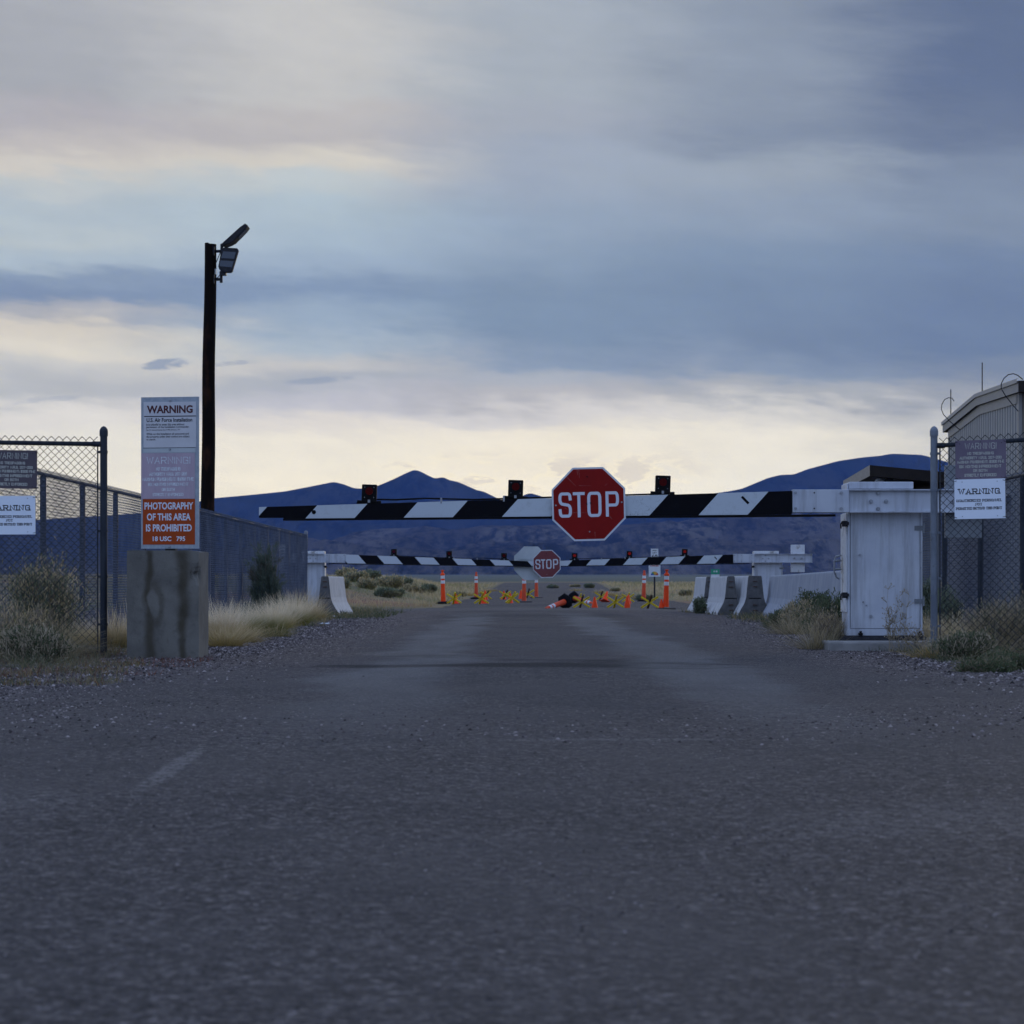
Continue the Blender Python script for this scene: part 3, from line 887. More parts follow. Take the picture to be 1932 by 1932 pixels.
def band_mb(x, y, z, r, tab):
    mb = MB()
    mb.lathe([(r + .0005, -.012), (r + .005, -.012), (r + .005, .012), (r + .0005, .012)], 16, (x, y, z))
    mb.box(min(x, x + tab), max(x, x + tab), y - .006, y + .006, z - .011, z + .011)
    mb.tube([(x + tab * .8, y - .016, z), (x + tab * .8, y + .016, z)], .006, 6)
    return mb


def front_fence(name, label, px, away, yaw, pm, length, rail_z, slope):
    """a gate-side fence panel: terminal post, top rail, bands, tension bar, mesh (local x runs away from the gateway)"""
    root = thing(name, label, 'fence', (px, 22.8, 0), yaw)
    s = away
    g = float(gz(px, 22.8))
    o = post_mb(0, 0, g - .3, 2.13, .034).build('post', pm, root)
    rl = MB()
    rl.tube([(s * .05, 0, rail_z), (s * length, 0, rail_z + slope * length)], .021, 14)
    rl.tube([(s * .035, 0, rail_z), (s * .10, 0, rail_z)], .026, 14)
    rl.build('top_rail', galv_dark, root)
    for z in (rail_z - .075, rail_z - .42, rail_z - .82, rail_z - 1.25, rail_z - 1.70):
        band_mb(0, 0, z, .034, s * .062).build('tension_band', pm, root)
    tb = MB()
    tb.box(min(s * .05, s * .062), max(s * .05, s * .062), -.004, .004, g + .05, rail_z - .02)
    tb.build('tension_bar', galv_dark, root)
    mb = MB()
    chain_link(mb, length - .06, g + .02, rail_z + .066, .0037, 5)
    V = mb.v[0]
    V[:, 0] = s * (V[:, 0] + .055)
    V[:, 1] -= .026
    V[:, 2] += np.abs(V[:, 0]) * slope
    mb.build('wire_mesh', wire_m, root)
    return root


fl = front_fence('chain_link_fence', 'galvanised chain-link fence panel with dark capped post beside the concrete sign block', -3.85, -1, R(3), galv_dark, 1.75, EYE + (1104 - 838) / 200.0, .012)
fr = front_fence('chain_link_fence', 'chain-link fence panel on a pale galvanised post beside the nearer white barrier cabinet', 3.98, 1, R(-22), galv, 2.3, EYE + (1104 - 841) / 200.0, .045)


def side_fence(label, x0, y0, x1, y1, step, rail_z, first, seed):
    d = Vector((x1 - x0, y1 - y0, 0))
    L = d.length
    root = thing('chain_link_fence', label, 'fence', (x0, y0, 0), math.atan2(d.y, d.x))
    a = first
    while a <= L + .01:
        end = a > L - step * .5
        z1 = rail_z + (.10 if end else -.02)
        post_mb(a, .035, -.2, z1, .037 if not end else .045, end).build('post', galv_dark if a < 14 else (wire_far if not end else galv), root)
        a += step
    rl = MB()
    rl.tube([(0, .03, rail_z), (L, .03, rail_z)], .024, 10)
    rl.build('top_rail', galv_dark, root)
    bw = MB()
    bw.tube([(0, .005, .08), (L, .005, .08)], .004, 6)
    bw.build('tension_wire', galv_dark, root)
    mb = MB()
    chain_link(mb, L, .03, rail_z + .05, .0028, 4, depth=.0078, wobble=.012, seed=seed)
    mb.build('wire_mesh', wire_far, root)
    return root


side_fence('long chain-link fence running down the left roadside to the far barrier', -5.5, 22.6, -5.5, 65.0, 2.6, 2.0, .75, 1)
side_fence('chain-link fence running down the right roadside in front of the beige metal building', 6.1, 22.0, 6.1, 40.0, 2.6, 2.0, 1.5, 2)


# ---------------------------------------------------------------- signs wired to the front fences
def hung_sign(kind, label, cx, cz, D, yaw, roll, mat_plate, holes=True):
    w, h = (.462, .360) if kind == 'purple' else (.463, .362)
    root = thing('warning_sign', label, 'warning sign', (cx, D, cz), yaw, 'warning signs wired to the fences')
    root.rotation_euler = (0, roll, yaw)
    mb = MB()
    mb.box(-w / 2, w / 2, -.002, .002, -h / 2, h / 2)
    mb.build('plate', mat_plate, root)
    k = .00055
    y = -.0030
    if kind == 'purple':
        mb = MB()
        for tx, a, b, c, d, sw in (('WARNING!', 757, 1283, 165, 268, .10), ('NO TRESPASSING', 797, 1238, 315, 362, .2), ('AUTHORITY N.R.S. 207-200', 670, 1368, 388, 435, .2), ('MAXIMUM PUNISHMENT: $1000 FINE', 630, 1410, 455, 503, .2), ('SIX MONTHS IMPRISONMENT', 660, 1363, 530, 580, .2), ('OR BOTH', 893, 1130, 602, 648, .2), ('STRICTLY ENFORCED', 748, 1280, 675, 725, .2)):
            stroke_line(mb, tx, (a - 1020) * k, (b - 1020) * k, (447 - d) * k, (447 - c) * k, y, sw)
        mb.build('lettering', ink_khaki, root)
        hl = [(-.19, .15), (0, .163), (.19, .15), (-.195, -.01), (.195, -.01), (0, -.163), (-.19, -.16), (.19, -.16)]
    else:
        mb = MB()
        stroke_line(mb, 'WARNING', (650 - 1004) * k, (1335 - 1004) * k, (1119 - 1040) * k, (1119 - 945) * k, y, .17, .85, 2.6)
        stroke_line(mb, 'UNAUTHORIZED PERSONNEL', (612 - 1004) * k, (1370 - 1004) * k, (1119 - 1165) * k, (1119 - 1122) * k, y, .19, .9, 2.3)
        stroke_line(mb, 'NOT', (930 - 1004) * k, (1043 - 1004) * k, (1119 - 1228) * k, (1119 - 1185) * k, y, .19, .9, 2.3)
        stroke_line(mb, 'PERMITTED BEYOND THIS POINT', (608 - 1004) * k, (1370 - 1004) * k, (1119 - 1295) * k, (1119 - 1252) * k, y, .19, .9, 2.3)
        mb.build('lettering', ink, root)
        hl = [(-.16, .157), (.16, .157), (-.16, -.157), (.16, -.157)]
    for a, b in hl:
        mb = MB()
        mb.tube([(a, -.0025, b), (a, -.0045, b)], .0036, 8)
        mb.build('bolt', black_rubber, root)
    for a, b in ((-1, 1), (1, 1), (-1, -1), (1, -1)):
        mb = MB()
        mb.tube([(a * (w / 2 - .022), -.005, b * (h / 2 - .012)), (a * (w / 2 - .004), -.008, b * (h / 2 - .018)), (a * (w / 2 + .006), .006, b * (h / 2 - .012))], .0022, 5)
        mb.build('wire_tie', black_rubber, root)
    return root


def fpos(x, y, D):
    q = at(x, y, D)
    return q.x, q.z


for kind, lab, x, y, D, yaw, roll, pm in (
        ('purple', 'dark purple no-trespassing sign cut by the left edge of the frame', 23, 885.5, 22.68, R(3), R(.8), purple_dark),
        ('white', 'white sign with black serif WARNING on the fence left of the sign block', 19.8, 972, 22.68, R(3), R(-.3), bright_white),
        ('purple', 'faded purple no-trespassing sign above the white sign near the cabinet', 1850.3, 867.5, 22.05, R(-22), R(-.4), purple),
        ('white', 'white sign with black serif WARNING on the fence near the barrier cabinet', 1848.6, 941.2, 22.03, R(-22), R(-.6), bright_white)):
    cx, cz = fpos(x, y, D)
    hung_sign(kind, lab, cx, cz, D, yaw, roll, pm)

# ---------------------------------------------------------------- the concrete sign block and its board
bx0, bx1, by0, by1 = -3.552, -2.89, 22.3, 23.02
mb = MB()
rb = np.random.default_rng(3)
nn = 26
g0 = float(gz(-3.2, 22.3)) - .15
def blockpt(u, v, w):
    x = bx0 + (bx1 - bx0) * u
    y = by0 + (by1 - by0) * v
    z = g0 + (1.01 - g0) * w
    j = .004 * (nz(x * 9 + y * 5, z * 9, 1.0, 3) - .5)
    r = .014
    x += j
    y += j
    # softly worn arrises
    for c in ((u, 0), (u, 1)):
        pass
    # one big chip on the right front arris, about a third of the way down
    dch = math.hypot((z - .79) / .10, 0)
    if u > .9 and v < .12 and dch < 1:
        x -= (.045 * (1 - dch) + .012 * (nz(z * 60, v * 30, 1.0, 8) - .3)) * (1 if v < .02 else .5)
        y += (.05 * (1 - dch) + .014 * (nz(z * 50, u * 30, 1.0, 9) - .3)) * (1 if u > .98 else .3)
    if w > .97 and u > .9:
        z -= .03 * (u - .9) / .1 * nz(y * 9, 1.0, 1.0, 4)
    return (x, y, z)
us_ = np.concatenate([[0, .02], np.linspace(.1, .88, 9), [.93, .96, .98, 1.0]])
ws_ = np.concatenate([np.linspace(0, .55, 10), np.linspace(.58, .95, 34), [.98, 1.0]])
vs_ = np.concatenate([[0, .01, .03, .06, .1], np.linspace(.2, 1, 8)])
def face(fn, A, B):
    V = [fn(a, b) for b in B for a in A]
    na = len(A)
    mb.add(V, [(j * na + i, j * na + i + 1, (j + 1) * na + i + 1, (j + 1) * na + i) for j in range(len(B) - 1) for i in range(na - 1)], 0, False)
face(lambda a, b: blockpt(a, 0, b), us_, ws_)
face(lambda a, b: blockpt(1, a, b), vs_, ws_)
face(lambda a, b: blockpt(0, a, b), vs_, ws_)
face(lambda a, b: blockpt(a, 1, b), us_, ws_)
face(lambda a, b: blockpt(a, b, 1), us_, vs_)
m, t, p = newmat('stained_concrete')
oc = ocoord(t)
s = node(t, 'ShaderNodeSeparateXYZ', {0: oc})
base = mix(t, smooth(t, noise(t, oc, 3.5, 6.0, .6), .35, .65), (0.135, 0.128, 0.112), (0.185, 0.175, 0.152))
base = mix(t, mth(t, 'MULTIPLY', smooth(t, noise(t, oc, 18, 5.0), .55, .7), .4), base, (0.10, 0.093, 0.08))
wz = mth(t, 'MULTIPLY', mth(t, 'SUBTRACT', noise(t, scaled(t, oc, (1, 1, 1.0)), 3.2, 3.0), .5), .12)
xx = mth(t, 'ADD', s.outputs[0], wz)
def drip(cx, w0, w1, zt):
    wd = node(t, 'ShaderNodeMapRange', {0: s.outputs[2], 1: .1, 2: zt, 3: w1, 4: w0}).outputs[0]
    q = mth(t, 'DIVIDE', mth(t, 'ABSOLUTE', mth(t, 'SUBTRACT', xx, cx)), wd)
    return mth(t, 'MULTIPLY', mth(t, 'SUBTRACT', 1.0, smooth(t, q, .15, 1.5)), smooth(t, mth(t, 'SUBTRACT', zt, s.outputs[2]), -.06, .05))
# two runs of dark wash down the front, the left one splitting round a clean patch
cxl, cxr = -.125, .19
ring_q = mth(t, 'SQRT', mth(t, 'ADD', mth(t, 'POWER', mth(t, 'DIVIDE', mth(t, 'SUBTRACT', xx, cxl + .045), .075), 2.0), mth(t, 'POWER', mth(t, 'DIVIDE', mth(t, 'SUBTRACT', s.outputs[2], .52), .17), 2.0)))
ringf = mth(t, 'MULTIPLY', mth(t, 'SUBTRACT', 1.0, smooth(t, mth(t, 'ABSOLUTE', mth(t, 'SUBTRACT', ring_q, 1.0)), .05, .6)), .6)
dr = mth(t, 'MAXIMUM', drip(cxl, .035, .05, 1.02), mth(t, 'MAXIMUM', drip(cxr, .075, .035, 1.02), ringf))
inside = mth(t, 'SUBTRACT', 1.0, smooth(t, ring_q, .55, .85))
dr = mth(t, 'MULTIPLY', dr, mth(t, 'SUBTRACT', 1.0, mth(t, 'MULTIPLY', inside, .9)))
frontf = mth(t, 'LESS_THAN', s.outputs[1], -.33)
dr = mth(t, 'MULTIPLY', mth(t, 'MULTIPLY', dr, frontf), mth(t, 'ADD', .45, mth(t, 'MULTIPLY', noise(t, oc, 6, 5.0), .6)))
colr = mix(t, mth(t, 'MULTIPLY', dr, .9, clamp=True), base, (0.036, 0.026, 0.009))
setp(t, p, color=colr, rough=.92, spec=.2, normal=bump(t, noise(t, oc, 55, 6.0, .65), .5, .01))
blk = mb.build('concrete_block', m, None, None, ((bx0 + bx1) / 2, (by0 + by1) / 2, 0))
tag(blk, 'stained grey concrete block with brown drip marks and a chipped corner', 'concrete block')

ctr = at(320.7, 892, 22.42)
board = thing('sign_board', 'tall aluminium board of three signs standing on the concrete block', 'sign board', ctr, R(-9))
kk = .000815
def bp(x, y):
    return (x - 574) * kk, (1022 - y) * kk
mb = MB()
mb.box(-.278, .278, 0, .012, -.703, .703)
mb.build('backing_plate', alu_galv, board)
mb = MB()
mb.box(-.05, .05, .013, .063, -.72, .55)
mb.build('support_post', dark_metal, board)
def plate(nm, x0, y0, x1, y1, mt, lab=None, yy=-.004):
    a, b = bp(x0, y1)
    c, d = bp(x1, y0)
    q = MB()
    q.box(a, c, yy, 0 - .0004, b, d)
    o = q.build(nm, mt, board)
    if lab:
        o['label'] = lab
    return o
def L3(fn, o, mt, rows, y=-.0052, **kw):
    q = MB()
    for tx, x0, x1, y0, y1 in rows:
        a, b = bp(x0, y1)
        c, d = bp(x1, y0)
        fn(q, tx, a, c, b, d, y, **kw)
    l = q.build('lettering', mt, o)
    return l
p1 = plate('sign_panel', 262, 215, 882, 735, panel_white, 'white air force warning panel')
L3(type_line, p1, ink_red, [('WARNING', 303, 843, 255, 345)], bold=.035)
L3(type_line, p1, ink, [('U.S. Air Force Installation', 300, 838, 398, 443)], bold=.025)
L3(type_line, p1, ink, [('It is unlawful to enter this area without', 298, 745, 458, 484), ('permission of the Installation Commander.', 298, 803, 488, 518), ('Sec. 21, Internal Security Act of 1950, 50 U.S.C. 797', 298, 693, 525, 545), ('While on this Installation all personnel and', 298, 797, 567, 597), ('the property under their control are subject', 298, 806, 598, 628), ('to search.', 298, 408, 631, 652)], bold=.012)
q = MB()
a, b = bp(270, 384)
c, d = bp(883, 374)
q.box(a, c, -.0052, -.0041, b, d)
q.build('rule_line', ink, p1)
p2 = plate('sign_panel', 237, 797, 868, 1317, pink, 'sun-bleached pink panel with ghost lettering')
q = MB()
for tx, x0, x1, y0, y1, sw in (('WARNING!', 300, 815, 840, 920, .13), ('NO TRESPASSING', 410, 700, 958, 998, .20), ('AUTHORITY N.R.S. 207-200', 330, 775, 1018, 1055, .20), ('MAXIMUM PUNISHMENT: $1000 FINE', 250, 855, 1075, 1115, .20), ('SIX MONTHS IMPRISONMENT', 315, 795, 1135, 1172, .20), ('OR BOTH', 478, 632, 1195, 1230, .20), ('STRICTLY ENFORCED', 370, 735, 1252, 1288, .20)):
    a, b = bp(x0, y1)
    c, d = bp(x1, y0)
    stroke_line(q, tx, a, c, b, d, -.0048, sw)
q.build('lettering', ink_ghost, p2)
p3 = plate('sign_panel', 255, 1321, 868, 1838, orange_sign, 'orange photography-prohibited panel')
L3(type_line, p3, ink_white, [('PHOTOGRAPHY', 275, 850, 1357, 1440), ('OF THIS AREA', 303, 820, 1483, 1565), ('IS PROHIBITED', 292, 833, 1607, 1690), ('18 USC', 372, 592, 1745, 1800), ('795', 652, 755, 1745, 1800)], bold=.03)
p4 = plate('aluminium_strip', 258, 742, 876, 793, alu, None, -.003)
q = MB()
a, b = bp(258, 742)
c, d = bp(876, 736)
q.box(a, c, -.0036, -.0001, b + .0005, d)
q.build('edge_line', ink, board)  # thin black line along the top edge of the strip
for x, y in ((577, 205), (573, 757), (568, 1865)):
    a, b = bp(x, y)
    q = MB()
    q.tube([(a, -.0001, b), (a, -.006, b)], .012, 12)
    q.tube([(a, -.006, b), (a, -.013, b)], .007, 6)
    q.build('bolt', bolt_m, board)

# ---------------------------------------------------------------- utility pole with two floodlights
pb = at(390.5, 1104, 45.0)
pole = thing('utility_pole', 'dark timber utility pole carrying two floodlights behind the fence', 'utility pole', (pb.x, 45.0, 0))
def pz(y):
    return EYE + (1104 - y) * 45.0 / FPX
def pxx(x):
    return (x - 966) * 45.0 / FPX - pb.x
mb = MB()
rings = []
for z in np.linspace(-.4, pz(461), 30):
    f = z / pz(461)
    r = .138 - .030 * f
    cx = pxx(390.5) + (pxx(397.3) - pxx(390.5)) * f ** 1.3 + .006 * math.sin(z * 2.3)
    rings.append([(cx + r * (1 + .03 * math.sin(3 * a + z)) * math.cos(a), r * math.sin(a), z + (.02 if math.cos(a) < -.1 and f > .999 else 0)) for a in np.linspace(0, 2 * math.pi, 20, False)])
mb.loft(rings, 0, True, True, True)
mb.build('pole_shaft', MATS['creosoted_timber'], pole)
def fl_bracket(y, xe, yv0, yv1, xv):
    q = MB()
    q.tube([(pxx(404), -.02, pz(y)), (pxx(xe), -.05, pz(y))], .028, 8)
    q.tube([(pxx(xv), -.05, pz(yv0)), (pxx(xv), -.05, pz(yv1))], .028, 8)
    q.box(pxx(402), pxx(406), -.09, .05, pz(y) - .08, pz(y) + .08)
    return q.build('bracket', dark_metal, pole)
fl_bracket(474.5, 420, 487, 461, 419)
fl_bracket(527.5, 418, 534, 512, 418)
# upper lamp, seen edge-on and tipped up; lower lamp shows its two lens panes
def slab(points, y0, y1):
    q = MB()
    q.prism([(pxx(x), pz(y)) for x, y in points], y0, y1)
    return q
up = slab([(421, 464), (424, 460), (455, 432), (465, 425), (470.5, 429), (467, 434), (444, 458), (436, 462.5), (424, 467)], -.24, .14).build('floodlight', dark_metal, pole, bevel=.01)
q = MB()
q.prism([(pxx(452), pz(449.5)), (pxx(466), pz(435)), (pxx(466.5), pz(436)), (pxx(452.5), pz(450.5))], -.20, .10)
q.build('lens', MATS['lamp_glass'], up)
q = MB()
q.box(pxx(419), pxx(426), -.09, -.01, pz(466), pz(460))
q.build('knuckle', dark_metal, up)
lo = slab([(420, 472), (425, 469.5), (450, 471), (452.5, 475), (441, 514), (438, 517), (423, 516.5), (416, 511), (414, 505)], -.20, -.10).build('floodlight', dark_metal, pole, bevel=.015)
for pts in ([(423.5, 477), (447.5, 478.5), (444, 491), (419.5, 489.5)], [(418.5, 494), (443.3, 495.5), (440, 507), (416.5, 505)]):
    q = MB()
    q.prism([(pxx(x) * 1.0, pz(y)) for x, y in pts], -.206, -.19)
    q.build('lens', MATS['lamp_glass'], lo)
q = MB()
q.box(pxx(416), pxx(428), -.16, -.02, pz(521), pz(515))
q.build('knuckle', dark_metal, lo)
q = MB()
q.tube([(pxx(419), -.05, pz(466)), (pxx(415), -.05, pz(480)), (pxx(408), -.05, pz(497)), (pxx(405.5), -.04, pz(505))], .008, 5)
q.tube([(pxx(417), -.05, pz(517)), (pxx(412), -.05, pz(524)), (pxx(406), -.04, pz(526))], .008, 5)
q.build('cable', black_rubber, pole)
q = MB()
q.box(pxx(404), pxx(408.5), -.06, .02, pz(518), pz(508))
q.build('junction_box', alu, pole)


# ---------------------------------------------------------------- barrier gates
def octagon(w, z0=0.0):
    a = w / 2
    b = a * math.tan(math.pi / 8)
    return [(-b, -a + z0), (b, -a + z0), (a, -b + z0), (a, b + z0), (b, a + z0), (-b, a + z0), (-a, b + z0), (-a, -b + z0)]


def stop_sign(parent, x, y, z, w, mred, roll, sx, back=False, scuffs=True):
    o = MB()
    o.prism(octagon(w), -.003, .003)
    pl = o.build('stop_sign', alu if back else sign_white, parent)
    pl.location = (x, y, z)
    pl.rotation_euler = (0, roll, 0)
    pl['label'] = 'pale bare metal back of a stop sign' if back else 'red octagonal stop sign'
    if back:
        o = MB()
        for zz in (.12, -.12):
            o.box(-w * .36, w * .36, -.02, -.0035, zz - .02, zz + .02)
        o.build('sign_brace', alu, pl)
        return pl
    o = MB()
    o.prism(octagon(w * .952), -.0045, -.0032)
    o.build('sign_face', mred, pl)
    k = w / 695.0
    o = MB()
    for ch, x0, x1 in (('S', 110, 238), ('T', 250, 362), ('O', 385, 518), ('P', 558, 685)):
        stroke_line(o, ch, (x0 - 398) * k, (x1 - 398) * k, (577 - 700) * k, (577 - 462) * k, -.0055, .118)
    o.build('lettering', ink_white if mred is red_sign else sign_white, pl)
    for hx, hz_ in ((87 - 398, 577 - 582), (710 - 398, 577 - 567), (380 - 398, 577 - 576), (416 - 398, 577 - 567), (400 - 398, 577 - 838), (389 - 398, 577 - 318)):
        o = MB()
        o.tube([(hx * k, -.0055, hz_ * k), (hx * k, -.012, hz_ * k)], .009 if abs(hx) > 30 else .0075, 10)
        o.build('bolt', bolt_m if abs(hx) > 30 or hz_ < -100 else black_rubber, pl)  # black ones are added in place of open holes, steel ones are bolts
    if scuffs:
        o = MB()
        for (xa, za, xb, zb, th) in ((200, 320, 280, 405, 5), (310, 400, 425, 405, 3), (555, 405, 580, 388, 4), (295, 245, 300, 300, 6), (312, 245, 316, 330, 5), (243, 655, 380, 658, 4), (595, 700, 615, 725, 5), (450, 840, 452, 905, 5), (380, 895, 386, 902, 6), (170, 610, 205, 628, 3)):
            d = Vector((xb - xa, zb - za)).normalized()
            nrm = Vector((-d.y, d.x)) * th / 2
            o.add([((a - 398) * k, -.0049, (577 - b) * k) for a, b in ((xa - nrm.x, za - nrm.y), (xb - nrm.x * .3, zb - nrm.y * .3), (xb + nrm.x * .3, zb + nrm.y * .3), (xa + nrm.x, za + nrm.y))], [(0, 1, 2, 3)])
        o.build('scratch', plain('scratched_sheeting', (0.36, 0.13, 0.11), (0.22, 0.04, 0.035), .6, 0, 80), pl)
    return pl


def warning_light(parent, x, y, z, tilt, lens):
    o = MB()
    o.box(-.078, .078, -.045, .045, 0.005, .195)
    hs = o.build('warning_light', black_paint, parent, bevel=.008)
    hs.location = (x, y, z)
    hs.rotation_euler = (0, tilt, 0)
    o = MB()
    o.tube([(0, -.0455, .125), (0, -.054, .125)], .040, 18)
    o.build('lens', lens, hs)
    if lens is MATS['red_lens']:
        for a in (-.048, .048):
            for b in (.06, .165):
                o = MB()
                o.tube([(a, -.0455, b), (a, -.049, b)], .004, 6)
                o.build('screw', bolt_m, hs)
    o = MB()
    o.box(-.13, .13, -.03, .03, -.012, .004)
    o.box(-.018, .018, -.053, -.046, -.01, .05)
    for sgn in (-1, 1):
        o.tube([(sgn * .075, 0, .012), (sgn * .125, 0, .014)], .017, 8)
    o.build('mounting_foot', black_paint, hs)
    o = MB()
    o.box(-.012, .012, -.057, -.0535, .006, .036)
    o.build('catch', bolt_m, hs)
    return hs


def barrier(label, X, D, zoff, mirror, droop, stripe_mat, sign, sign_mat, roll, lens, s0, detail=True, worn=False, body=None):
    """origin on the ground under the middle of the cabinet front; the boom runs towards -x (or +x when mirrored)"""
    root = thing('barrier_gate', label, 'barrier gate', (X, D, zoff))
    s = -1.0 if mirror else 1.0
    body = body or white_paint

    class B(MB):
        def build(self, name, mats, parent=None, **kw):
            if mirror:
                for v in self.v:
                    v[:, 0] *= -1
                self.f = [f[:, ::-1].copy() if isinstance(f, np.ndarray) else [tuple(reversed(q)) for q in f] for f in self.f]
            return MB.build(self, name, mats, parent, **kw)
    o = B()
    o.box(-.66, .78, -.60, 1.3, -.3, .115)
    o.build('concrete_plinth', conc, root, bevel=.02)
    o = B()
    o.add([(-.50, -.09, .115), (.45, -.09, .115), (.45, .55, .115), (-.50, .55, .115), (-.42, -.02, .165), (.40, -.02, .165), (.40, .48, .165), (-.42, .48, .165)], [(0, 1, 5, 4), (1, 2, 6, 5), (2, 3, 7, 6), (3, 0, 4, 7), (4, 5, 6, 7)])
    o.build('base_skid', dark_metal, root)
    o = B()
    o.box(-.395, .385, 0, .46, .16, 1.45)
    cb = o.build('cabinet', body, root, bevel=.006)
    o = B()
    o.box(-.402, .392, -.012, .462, .166, .225)
    o.build('base_skirt', body, cb)
    o = B()
    o.box(-.410, -.396, .02, .44, .41, 1.44)
    dr = o.build('door', white_worn, root)
    dr['label'] = 'worn side door of the cabinet'
    o = B()
    o.tube([(-.42, .30, 1.005), (-.475, .30, .995), (-.495, .30, .95), (-.495, .30, .83), (-.47, .30, .77), (-.44, .30, .755)], .009, 8)
    o.tube([(-.42, .30, .95), (-.492, .30, .95)], .01, 6)
    o.tube([(-.42, .30, .86), (-.492, .30, .86)], .01, 6)
    o.build('handle', bolt_m, dr)
    for z in (1.33, .585):
        o = B()
        o.box(-.455, -.399, -.016, .03, z - .03, z + .03)
        o.box(-.44, -.385, -.026, -.004, z - .012, z + .018)
        o.tube([(-.455, 0, z + .02), (-.47, 0, z - .01), (-.465, 0, z - .05)], .008, 6)
        o.build('latch', dark_metal, dr)
    for z in (1.285, .522):
        o = B()
        o.box(.30, .40, -.010, -.0005, z - .024, z + .024)
        o.tube([(.395, -.006, z - .05), (.395, -.006, z + .05)], .010, 8)
        for a in (.322, .345, .368):
            o.tube([(a, -.010, z), (a, -.015, z)], .009, 8)
        o.build('hinge', steel_grey, root)
    # front face hardware, and the dark joints round the front panel
    for nm_, x0_, x1_, z0_, z1_ in (('panel_joint', -.372, -.366, .245, 1.44), ('panel_joint', .356, .361, .245, 1.44), ('panel_joint', -.372, .361, .236, .241)):
        o = B()
        o.box(x0_, x1_, -.0035, -.0003, z0_, z1_)
        o.build(nm_, joint_grey, root)
    for a, b, r in ((-.27, 1.005, .013), (-.155, .365, .017), (.10, .365, .017), (-.235, .515, .008), (-.20, .48, .008), (.365, 1.03, .006), (.365, .87, .006)):
        o = B()
        o.tube([(a, -.0005, b), (a, -.014, b)], r, 10)
        o.build('rivet', bolt_m, root)
    for a in (-.265, .355):
        o = B()
        o.box(a - .022, a + .022, -.045, -.013, .170, .192)
        o.tube([(a, -.03, .192), (a, -.03, .212)], .013, 6)
        o.build('anchor_clip', black_rubber, root)
    # beam across the top: web and two flanges
    o = B()
    o.box(-.395, 1.20, -.10, -.085, 1.455, 1.672)
    o.box(-.395, 1.20, -.15, -.02, 1.672, 1.684)
    o.box(-.395, 1.20, -.15, -.02, 1.443, 1.455)
    bm = o.build('support_beam', body, root)
    for a, b in ((-.095, 1.645), (-.17, 1.56), (-.012, 1.56), (-.095, 1.482)):
        o = B()
        o.tube([(a, -.1005, b), (a, -.118, b)], .020, 12)
        o.tube([(a, -.118, b), (a, -.128, b)], .013, 6)
        o.build('bolt', bolt_m, bm)
    o = B()
    o.box(-.385, .28, -.06, .44, 1.69, 1.765)
    o.box(-.405, -.387, -.02, .42, 1.66, 1.75)
    o.build('top_housing', white_worn if worn else body, root, bevel=.008)
    o = B()
    o.box(.62, 1.0, -.02, .06, 1.18, 1.94)
    cw = o.build('counterweight', white_worn if worn else steel_grey, root, bevel=.006)
    for a in (.70, .90):
        o = B()
        o.tube([(a, -.165, 1.56), (a, -.10, 1.56)], .028, 10)
        o.build('counterweight_bolt', bolt_m, cw)
    # boom
    boom = bpy.data.objects.new('boom_arm', None)
    o = B()
    xa, xb, xt = -.99, -6.27, -6.52
    def zt(x):
        return 1.668 + (x - xa) / (xt - xa) * (1.500 - 1.668)
    def zb(x):
        return 1.425 + (x - xa) / (xt - xa) * (1.378 - 1.425)
    P = [(xt, zb(xt) + .012), (-6.27, zb(xb) + .010), (-6.26, zb(xb)), (xa, zb(xa)), (xa, zt(xa)), (xt, zt(xt))]
    o.prism(P, -.115, -.02)
    boom = o.build('boom_arm', stripe_mat, root)
    bo = Vector((s * -.4, 0, 1.56))
    o = B()
    o.add([(xb, -.13, zb(xb)), (xa + .45, -.13, zb(xa)), (xa + .45, -.13, zb(xa) - .022), (xb, -.13, zb(xb) - .020), (xb, -.02, zb(xb)), (xa + .45, -.02, zb(xa)), (xa + .45, -.02, zb(xa) - .022), (xb, -.02, zb(xb) - .020)], [(0, 3, 2, 1), (0, 1, 5, 4), (3, 7, 6, 2), (0, 4, 7, 3), (1, 2, 6, 5)])
    o.build('lower_rail', black_paint, boom)
    o = B()
    o.prism([(-1.52, 1.60), (-1.50, 1.617), (-1.43, 1.545), (-1.45, 1.528)], -.1165, -.1152)
    o.build('chevron_mark', black_paint, boom)
    o = B()
    o.box(-.985, -.40, -.132, -.012, 1.444, 1.682)
    br = o.build('arm_bracket', body, root, bevel=.004)
    for a in (-.955, -.482):
        for b in (1.485, 1.648):
            o = B()
            o.tube([(a, -.1325, b), (a, -.146, b)], .015, 8)
            o.build('bolt', bolt_m, br)
    for b in (1.485, 1.648):
        o = B()
        o.tube([(-.76, -.1325, b), (-.76, -.1345, b)], .008, 8)
        o.build('bolt_hole', black_rubber, br)
    # a plug hole near the tip, and the cable clipped along the top
    o = B()
    o.tube([(-5.95, -.1155, zb(-5.95) + .065), (-5.95, -.118, zb(-5.95) + .065)], .022, 14)
    o.build('plug', black_rubber, boom)
    o = B()
    pts = [(-5.33, -.06, zt(-5.33) + .045), (-5.1, -.06, zt(-5.1) + .035), (-4.8, -.06, zt(-4.8) + .04), (-4.62, -.06, zt(-4.62) + .03), (-4.3, -.06, zt(-4.3) + .012), (-4.0, -.06, zt(-4.0) + .012), (-3.7, -.06, zt(-3.7) + .012), (-3.2, -.06, zt(-3.2) + .012), (-2.3, -.06, zt(-2.3) + .012)]
    o.tube(pts, .009, 6)
    o.build('cable', black_rubber, boom)
